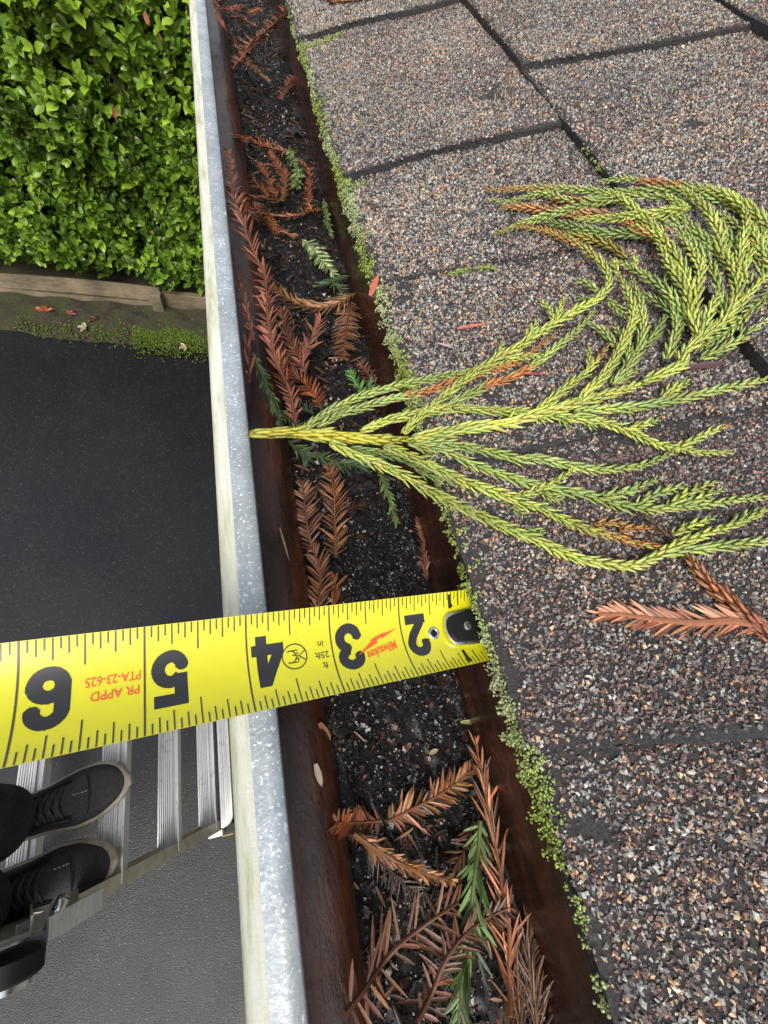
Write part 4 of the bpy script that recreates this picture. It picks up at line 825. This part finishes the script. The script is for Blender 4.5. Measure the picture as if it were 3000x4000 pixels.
def numeral(m, ch, sR, wc, k=1.0, half=.060):
    step = .0055
    nx = int(.39/step); ny = int(.58/step)
    cells = []
    for i in range(nx):
        for j in range(ny):
            p = (-.01+(i+.5)*step, -.01+(j+.5)*step)
            dmin = 9
            for pl in DG_[ch]:
                for q_,(a,b_) in enumerate(zip(pl[:-1],pl[1:])):
                    ax_,ay_ = a; bx_,by_ = b_; ll_ = (bx_-ax_)**2+(by_-ay_)**2; t_ = ((p[0]-ax_)*(bx_-ax_)+(p[1]-ay_)*(by_-ay_))/ll_
                    if (q_ == 0 and t_ < 0) or (q_ == len(pl)-2 and t_ > 1): continue
                    dmin = min(dmin, segd(p,a,b_))
                    if dmin < half: break
                if dmin < half: break
            if dmin < half: cells.append((i,j))
    idx = {}; vs_=[]; fs=[]
    def vid(i,j):
        if (i,j) not in idx:
            x = (-.01+i*step)*k; y = (-.01+j*step)*k
            idx[(i,j)] = len(vs_); vs_.append(tp(sR-.34*k+x, wc-(y-.28*k), HI))      # upside down for this viewer
        return idx[(i,j)]
    for i,j in cells: fs.append((vid(i,j),vid(i+1,j),vid(i+1,j+1),vid(i,j+1)))
    m.add(vs_, fs)
m = MB()
for n_ in (2,3,4,5,6,7,8): numeral(m, str(n_), n_-.065, -.0, 1.02)
numeral(m, '1', 1.20, .40, .33, .075); numeral(m, '1', 1.20, -.40, .33, .075)
m.build('numerals', m_ink, tpx)
def text(body, name, m_, s0, wc, size, rot=0, shear=0, off=0, sx=1):
    cu = bpy.data.curves.new('t','FONT'); cu.body = body; cu.size = size; cu.shear = shear; cu.offset = off; cu.resolution_u = 3
    to = bpy.data.objects.new('t', cu); COL.objects.link(to); bpy.context.view_layer.update()
    me = bpy.data.meshes.new_from_object(to.evaluated_get(bpy.context.evaluated_depsgraph_get())); bpy.data.objects.remove(to)
    m = MB(); c_,s_ = math.cos(rot),math.sin(rot)
    vs_ = [tp(s0+(v.co.x*sx*c_-v.co.y*s_), wc-(v.co.x*sx*s_+v.co.y*c_), HI*1.1) for v in me.vertices]
    m.add(vs_, [tuple(p.vertices) for p in me.polygons]); return m.build(name, m_, tpx)
text('PR APPD','lettering',m_red,5.04,-.02,.125,sx=.86,off=.001); text('PTA-23-625','lettering',m_red,5.03,.12,.125,sx=.76,off=.001)
text('ft','lettering',m_ink2,3.09,-.13,.11,off=.001); text('25ft','lettering',m_ink2,3.05,.0,.11,off=.001); text('in','lettering',m_ink2,3.10,.13,.11,off=.001)
text('Milwaukee','logo_lettering',m_red,2.12,-.0,.17,rot=.22,shear=.25,off=.003,sx=.62)
m = MB()
for tri in ([(2.06,.15),(2.33,.085),(2.31,.04)],[(2.24,.125),(2.47,.05),(2.42,-.0)],[(2.40,.07),(2.68,-.12),(2.38,.0)]):
    m.add([tp(a,b_,HI*1.2) for a,b_ in tri], [(0,1,2)])
m.build('lightning_mark', m_red, tpx)
m = MB()
def ring(cs, cw, r, wd, n=40, a0=0, a1=360, mm_=None):
    mm_.grid(lambda a,k: tp(cs+(r+k*wd)*math.cos(a), cw+(r+k*wd)*math.sin(a), HI), np.radians(np.linspace(a0,a1,n)), [-.5,.5])
ring(3.47,-.0,.145,.014,mm_=m); ring(3.52,.0,.07,.014,24,60,300,mm_=m)
for (a,b_),(c_,d) in (((3.44,-.07),(3.54,-.07)),((3.43,.07),(3.54,.07)),((3.43,-.07),(3.43,-.02)),((3.34,-.06),(3.42,.0)),((3.34,.06),(3.42,.0)),((3.42,.0),(3.50,.02)),((3.42,-.03),(3.47,-.03)),((3.42,.035),(3.47,.035))):
    v1=np.array((a,b_)); v2=np.array((c_,d)); pn=np.array((-(v2-v1)[1],(v2-v1)[0])); pn=pn/np.linalg.norm(pn)*.006
    m.add([tp(*(v1+pn),HI*1.3),tp(*(v2+pn),HI*1.3),tp(*(v2-pn),HI*1.3),tp(*(v1-pn),HI*1.3)],[(0,1,2,3)])
m.build('round_mark', m_ink2, tpx)
# hook
def plate(outline, h0, h1, name, mt_, par, wc=0, bev=.0003):
    m = MB(); n = len(outline); fl = lambda s_,w_,h: T6+TT*((6-s_)*IN)+YW*(w_*IN)+TNn*(h)
    v = [fl(a,b_,h0) for a,b_ in outline]+[fl(a,b_,h1) for a,b_ in outline]
    m.add(v, [tuple(range(n))[::-1], tuple(range(n,2*n))]+[(i,(i+1)%n,n+(i+1)%n,n+i) for i in range(n)]); return m.build(name, mt_, par, bevel=bev)
hk = plate([(.40,-.25),(.95,-.255)]+[(1.17+.17*math.cos(a),.0+.23*math.sin(a)*1.0) for a in np.linspace(-1.45,1.45,14)]+[(.95,.255),(.40,.25)], -.0006, .0006, 'hook_plate', m_steel, tpx)
plate([(.38,-.265),(.90,-.225)]+[(1.16+.15*math.cos(a),.19*math.sin(a)) for a in np.linspace(-1.3,1.3,12)]+[(.90,.225),(.38,.265)], .0006, .0017, 'hook_cover', m_blk, tpx, bev=.0004)
plate([(1.0+.065*math.cos(a),.065*math.sin(a)) for a in np.linspace(0,2*math.pi,20,endpoint=False)], .0015, .0024, 'rivet', m_steel, tpx, bev=.0003)
plate([(.40,-.27),(.40,.27),(.36,.27),(.36,-.27)], -.010, .0016, 'hook_flange', m_steel, tpx)
m = MB(); 
for k in range(1):
    ringp = []
    nA, nB = 28, 8
    m.grid(lambda a,b: T6+TT*((6-(1.50+(.068+.020*math.cos(b))*math.cos(a)))*IN)+YW*(((.068+.020*math.cos(b))*math.sin(a))*IN)+TNn*(-.06*IN+.0002+.012*IN*math.sin(b)), np.linspace(0,2*math.pi,nA+1), np.linspace(0,2*math.pi,nB+1))
m.build('eyelet', m_steel, tpx, smooth=True)
plate([(1.5+.055*math.cos(a),.055*math.sin(a)) for a in np.linspace(0,2*math.pi,20,endpoint=False)], -.06*IN+.00015, -.06*IN+.00025, 'eyelet_hole', m_blk, tpx, bev=0)
# ================================================================== ladder
KL = .891
def la(d): return -.84*KL+.20*d           # rail x at depth d below the camera
YA, YB = -.183, .178
ld = thing('step_ladder', 'aluminium folding ladder standing on the driveway under the shoes', 'ladder', (la(2.25),0,0))
def Lp(x, y, d): return np.array((x,y,H-d))
slope_v = nrm(np.array((.20,0,-1)))    # down the inner section
nrmv = np.array((1,0,.20)); nrmv = nrm(nrmv)
def rail(y0, y1, d0, d1, fx, nm='rail', mt_=m_rail, wdt=.056):
    m = MB()
    def q(a,y,b): c_ = Lp(fx(a), y, a); return c_+nrmv*b
    for (ya,yb,ba,bb) in ((y0,y1,-wdt/2,wdt/2),):
        v = [q(d0,ya,ba),q(d0,yb,ba),q(d0,yb,bb),q(d0,ya,bb),q(d1,ya,ba),q(d1,yb,ba),q(d1,yb,bb),q(d1,ya,bb)]
        m.add(v, [(0,1,2,3),(7,6,5,4),(0,4,5,1),(1,5,6,2),(2,6,7,3),(3,7,4,0)])
    s_ = -1 if y0 < 0 else 1     # flanges turned inwards
    for bb_ in (-wdt/2, wdt/2-.004):
        yi = (y1, y1+.022) if y0 < 0 else (y0-.022, y0)
        v = [q(d0,yi[0],bb_),q(d0,yi[1],bb_),q(d0,yi[1],bb_+.004),q(d0,yi[0],bb_+.004),q(d1,yi[0],bb_),q(d1,yi[1],bb_),q(d1,yi[1],bb_+.004),q(d1,yi[0],bb_+.004)]
        m.add(v, [(0,1,2,3),(7,6,5,4),(0,4,5,1),(1,5,6,2),(2,6,7,3),(3,7,4,0)])
    return m.build(nm, mt_, ld)
rail(YA-.008, YA, 1.20, 2.262*KL, la); rail(YB, YB+.008, 1.20, 2.262*KL, la)
def rung(d, fx, wd=.058, nm='rung'):
    m = MB(); x = fx(d); y0, y1 = YA+.001, YB-.001
    m.box((x-wd/2,y0,H-d-.030),(x+wd/2,y1,H-d-.002)); nr = 7
    for i in range(nr):
        xx = x-wd/2+.004+(wd-.026)*i/(nr-1); m.box((xx-.0017,y0,H-d-.0021),(xx+.0017,y1,H-d+.0012))
    m.box((x+wd/2-.022,y0,H-d-.0021),(x+wd/2-.016,y1,H-d+.003)); m.box((x+wd/2-.004,y0,H-d-.0021),(x+wd/2,y1,H-d+.003))
    return m.build(nm, m_alu, ld)
for d in (1.50,1.80,2.10): rung(d*KL, la)
# bottom stabiliser bar with rounded ends, at the house side
def roundbar(x, y0, y1, z, wd, th, r):
    pts=[]; 
    for cx,cy,a0 in ((x+wd/2-r,y0+r,-90),(x+wd/2-r,y1-r,0)): pts += [(cx+r*math.cos(math.radians(a0+a)),cy+r*math.sin(math.radians(a0+a))) for a in range(0,91,15)]
    pts += [(x-wd/2,y1),(x-wd/2,y0)]
    n=len(pts); m=MB(); m.add([(a,b_,z) for a,b_ in pts]+[(a,b_,z+th) for a,b_ in pts],[tuple(range(n))[::-1],tuple(range(n,2*n))]+[(i,(i+1)%n,n+(i+1)%n,n+i) for i in range(n)])
    for i in range(4): xx = x-wd/2+.005+i*.007; m.box((xx,y0+.02,z+th-.0005),(xx+.003,y1-.02,z+th+.0015))
    return m
roundbar(la(2.10*KL)+.062, YA+.0, YB-.0, H-2.135*KL, .040, .03, .034).build('base_bar', m_alu, ld, bevel=.002)
for y_ in (YA-.035, YB+.01):
    m = MB(); x = la(2.26*KL); m.box((x-.045,y_-.004,.0),(x+.045,y_+.032,.035)); ft = m.build('foot', m_rub, ld, bevel=.006)
    m = MB(); m.box((x-.01,y_-.006,.012),(x+.028,y_-.0041,.03)); m.build('label', m_lab, ft)
    m = MB(); m.box((x-.05,y_+.003,.036),(x+.0,y_+.028,.075)); m.build('bracket', m_alu, ft, bevel=.003)
# upper castings and hinges
def disc(cx, cy, cz, r, th, mt_, nm, par):
    m = MB(); a = np.linspace(0,2*math.pi,28,endpoint=False); n=28
    prof = [(r*.3,th*.62),(r*.72,th*.6),(r*.9,th*.5),(r,th*.38),(r,-th*.38),(r*.9,-th*.5),(r*.3,-th*.6)]
    m.grid(lambda t_,k: (cx+prof[int(k)][0]*math.cos(t_), cy+prof[int(k)][1], cz+prof[int(k)][0]*math.sin(t_)), np.linspace(0,2*math.pi,29), list(range(7)))
    m.tube([(cx,cy-th*.6,cz),(cx,cy+th*.66,cz)], r*.3, 16); o_ = m.build(nm, mt_, par, smooth=True); e_ = o_.modifiers.new('edges','EDGE_SPLIT'); e_.split_angle = math.radians(32); return o_
HD = 1.075
for sgn, yc in ((-1, YA-.014), (1, YB+.016)):
    rail(yc-.010 if sgn<0 else yc-.004, yc+.004 if sgn<0 else yc+.010, HD+.045, 1.27, la, 'rail_sleeve', m_alu, .060)
    hg = disc(la(HD)+.0, yc+sgn*.02, H-HD, .050, .036, m_blk, 'hinge', ld)
    disc(la(HD)+.0, yc+sgn*.042, H-HD, .034, .016, m_steel, 'hinge_cap', hg)
    m = MB(); m.tube([Lp(la(1.16),yc+.0,1.16),Lp(la(1.16)+.03,yc-sgn*.045,1.14)], .011, 10); m.build('lock_knob', m_steel, hg, smooth=True)
# outer section, spreading away from the house
lo_ = lambda d: la(HD)-.50*(d-HD)
m0 = nrmv.copy(); nrmv = nrm(np.array((1,0,-.42)))
rail(YA-.008,YA,HD+.03,2.262*KL,lo_); rail(YB,YB+.008,HD+.03,2.262*KL,lo_)
for d in (1.50,1.80,2.10): rung(d*KL, lo_)
for y_ in (YA-.03, YB+.01): m = MB(); m.box((lo_(2.262*KL)-.05,y_-.004,0),(lo_(2.262*KL)+.04,y_+.03,.034)); m.build('foot', m_rub, ld, bevel=.006)
# ================================================================== person
SOLE = H-1.497*KL     # height of the tread underfoot
pe = thing('person', 'person in black trousers and black running shoes standing on the ladder', 'person', (-.65,-.06,SOLE))
def shoe(toe, yaw, mirror):
    # local: x forward (toe at 0, heel at -.295), y side, z up
    c_, s_ = math.cos(yaw), math.sin(yaw)
    def G(x,y,z):
        x*=1.1; y*=1.12; z*=1.12
        return np.array((toe[0]+x*c_-y*s_, toe[1]+x*s_+y*c_, SOLE+z))
    st = np.linspace(0,1,26)         # heel -> toe
    X_ = -.295+.295*st
    hw = np.interp(st,[0,.04,.12,.3,.5,.68,.8,.9,.96,1],[.012,.026,.034,.036,.040,.050,.049,.039,.026,.004])
    asym = np.interp(st,[0,.4,.7,.9,1],[0,0,.006,.012,.010])*mirror
    th = np.interp(st,[0,.05,.25,.38,.52,.68,.82,.93,1],[.078,.090,.094,.098,.082,.064,.052,.041,.028])
    up_m = MB(); nn = 17
    def fu(i,k):
        a = math.pi*k/(nn-1); cx = math.cos(a); sx = math.sin(a); e = .62
        y = hw[i]*np.sign(cx)*abs(cx)**e*(1-.20*sx*(st[i]<.55)); z = .022+(th[i]-.022)*sx**.75
        return G(X_[i], y+asym[i], z)
    up_m.grid(fu, list(range(26)), list(range(nn)))
    sh = up_m.build('shoe', m_mesh, pe, smooth=True); sb = sh.modifiers.new('s','SUBSURF'); sb.levels = sb.render_levels = 1
    so_ = MB(); out = []
    for i in range(26): out.append((X_[i]+(.005 if i==25 else 0)-(.004 if i==0 else 0), hw[i]+.0045+asym[i]))
    for i in range(25,-1,-1): out.append((X_[i]+(.006 if i==25 else 0)-(.004 if i==0 else 0), -hw[i]-.0045+asym[i]))
    n = len(out); lev = [(.96,0),(1,.006),(1.0,.022),(.965,.031)]; cx0 = -.147
    for (k,z) in lev: so_.v.append(np.array([G(cx0+(a-cx0)*(.98 if z==0 else 1), b_*k, z+max(0,(a+.07))*.12*(z<.02)) for a,b_ in out])); so_.c.append(np.ones((n,4))); so_.n += n
    for j in range(3): so_.f += [(j*n+i, j*n+(i+1)%n, (j+1)*n+(i+1)%n, (j+1)*n+i) for i in range(n)]
    so_.f += [tuple(range(3*n,4*n)), tuple(range(n))[::-1]]; so_.m += [0]*(3*n+2)
    so_.build('sole', m_sole, sh, smooth=True)
    tc = MB()      # rubber toe bumper
    tc.grid(lambda i,k: (lambda g_: g_)(G(X_[int(i)]+.0012, (hw[int(i)]+.0015)*math.cos(math.pi*k/16)*1.0+asym[int(i)], .024+(th[int(i)]*.72-.022)*math.sin(math.pi*k/16)**.6)), list(range(21,26)), list(range(17)))
    tc.build('toe_cap', m_toe, sh, smooth=True)
    lc = MB()
    for j in range(7):
        i = 9+j; zt = th[i]+.0045; yy_ = hw[i]*.62; 
        lc.tube(smoothpath([G(X_[i],yy_+asym[i],zt-.012),G(X_[i]+.004,0+asym[i],zt+.002),G(X_[i]+.010,-yy_+asym[i],zt-.012)],10), .0036, 7)
        lc.tube(smoothpath([G(X_[i]+.010,yy_+asym[i],zt-.012),G(X_[i]+.006,0+asym[i],zt+.003),G(X_[i],-yy_+asym[i],zt-.012)],10), .0036, 7)
    for sg in (1,-1):
        a = G(X_[9],0,th[9]+.006); lc.tube(smoothpath([a, a+np.array((.004,sg*.02,.008)), a+np.array((-.012,sg*.035,.0)), a+np.array((-.012,sg*.01,.004))],14), .0034, 7)
        lc.tube(smoothpath([a, a+np.array((.02,sg*.012,.004)), a+np.array((.045,sg*.02,-.016))],10), .003, 7)
    lc.build('laces', m_lace, sh, smooth=True)
    ov = MB()
    for sg in (1,-1):
        ov.grid(lambda i,k: G(X_[int(i)], sg*(hw[int(i)]*(.62+.06*k)+.0022)+asym[int(i)]*1.0, .022+(th[int(i)]-.022)*(1-.035*k-.012*k*k)+.0030), list(range(8,18)), list(range(4)))
        ov.tube([G(X_[i], sg*(hw[i]*.60)+asym[i], th[i]-.001) for i in range(8,18)], .0016, 5)
    ov.tube([G(X_[19]+.003*math.cos(a_)*0+.012*math.cos(a_)-.004, hw[19]*.80*math.sin(a_)+asym[19], .022+(th[19]-.022)*max(0,math.cos(a_*.86))**.5+.002) for a_ in np.linspace(-1.4,1.4,15)], .0016, 5)
    ov.build('overlays', m_toe, sh, smooth=True)
    sc_ = MB()
    for j in range(4): 
        xx = -.088+j*.0065; sc_.box((-.0022,-.0009,-.0006),(.0022,.0009,.0006), fn=lambda q: G(xx+q[0], -.006*0+.012+q[1], np.interp((xx+.295)/.295, st, th)+.0012+q[2]))
    sc_.build('stitches', m_sole, sh)
    tg = MB(); tg.grid(lambda i,k: G(X_[int(i)], (k-3)/3*hw[int(i)]*.42+asym[int(i)], th[int(i)]+.0022-.006*((k-3)/3)**2), list(range(5,16)), list(range(7))); tg.build('tongue', m_toe, sh, smooth=True)
    return G(-.185,0,.075)
anA = shoe((-.437,.010), .07, 1); anB = shoe((-.462,-.118), .10, -1)
def skin(name, verts, edges, rad, mt_, sub=2, par=pe, noise_=0):
    me = bpy.data.meshes.new(name); off = np.array(par.location); me.from_pydata([tuple(np.array(v)-off) for v in verts], edges, [])
    o = link(name, me, par, [mt_]); sk = o.modifiers.new('skin','SKIN'); me.skin_vertices[0].data[0].use_root = True
    for i,r_ in enumerate(rad):
        rr = r_ if hasattr(r_,'__len__') else (r_,r_); me.skin_vertices[0].data[i].radius = rr
    sk.use_smooth_shade = True; s_ = o.modifiers.new('sub','SUBSURF'); s_.levels = s_.render_levels = sub
    return o
hip = np.array((-.70,-.065,SOLE+.92)); 
kA = anA+np.array((.03,.03,.42)); kB = anB+np.array((.03,-.03,.42)); hA = hip+np.array((0,.09,-.02)); hB = hip+np.array((0,-.09,-.02))
verts=[hip, hA, kA, anA+np.array((-.005,0,.10)), anA+np.array((0,0,.015)), hB, kB, anB+np.array((-.005,0,.10)), anB+np.array((0,0,.015)), hip+np.array((.0,0,.14))]
skin('trousers', verts, [(0,1),(1,2),(2,3),(3,4),(0,5),(5,6),(6,7),(7,8),(0,9)], [.13,.098,.080,.080,.074,.098,.080,.080,.074,(.13,.16)], m_trou, 3)
ch = hip+np.array((.05,0,.42)); nk = hip+np.array((.12,0,.56))
shA = ch+np.array((.05,.19,.08)); shB = ch+np.array((.05,-.19,.08)); elA = np.array((-.60,.30,H-.20)); elB = np.array((-.48,-.36,H-.26)); wrA = T6-TT*.30+np.array((-.05,.03,.0)); wrB = np.array((-.14,-.24,H+.015))
skin('jacket', [hip+np.array((.0,0,.10)), ch, nk, shA, elA, wrA, shB, elB, wrB, hip+np.array((0,0,-.02))], [(0,1),(1,2),(1,3),(3,4),(4,5),(1,6),(6,7),(7,8),(0,9)], [(.16,.19),(.15,.20),.075,.075,.055,.037,.075,.055,.037,(.15,.18)], m_jack, 2)
hdp = nk+np.array((.10,0,.17))
bv = [hip+np.array((0,0,.1)), ch, nk, hdp-np.array((.02,0,.07)), hdp, hdp+np.array((0,0,.07)), shA, elA, wrA, shB, elB, wrB, hA, kA, anA, hB, kB, anB]
be = [(0,1),(1,2),(2,3),(3,4),(4,5),(1,6),(6,7),(7,8),(1,9),(9,10),(10,11),(0,12),(12,13),(13,14),(0,15),(15,16),(16,17)]
brd = [.11,.12,.055,.06,.085,.06,.05,.04,.027,.05,.04,.027,.07,.05,.035,.07,.05,.035]
def hand(w0, dr, upv, sd_):
    dr = nrm(dr); sdv = nrm(np.cross(upv,dr))*sd_; base = len(bv); wi = [8,11][0 if sd_>0 else 1]
    bv.append(w0+dr*.05); brd.append(.022); be.append((wi,base))
    for k,(off_,ln) in enumerate(((-.030,.062),(-.010,.075),(.010,.070),(.028,.054))):
        a = len(bv); bv.append(w0+dr*.092+sdv*off_); brd.append(.0105); be.append((base,a))
        bv.append(bv[-1]+dr*ln*.5-nrm(upv)*.012); brd.append(.0088); be.append((a,a+1)); bv.append(bv[-1]+dr*ln*.25-nrm(upv)*.026); brd.append(.0078); be.append((a+1,a+2))
    a = len(bv); bv.append(w0+dr*.045-sdv*.040); brd.append(.011); be.append((base,a)); bv.append(bv[-1]+dr*.03-sdv*.012-nrm(upv)*.01); brd.append(.009); be.append((a,a+1))
hand(wrA, TT, np.array((0,0,1.)), 1)
hand(wrB, np.array((.25,.75,0)), np.array((0,0,1.)), -1)
skin('body', bv, be, brd, m_skin, 2)
skin('hair', [hdp+np.array((-.015,0,.03)), hdp+np.array((-.02,0,.085)), hdp+np.array((-.06,0,.0))], [(0,1),(0,2)], [.088,.06,.06], m_hair, 2)
print('OBJECTS', len(bpy.data.objects))
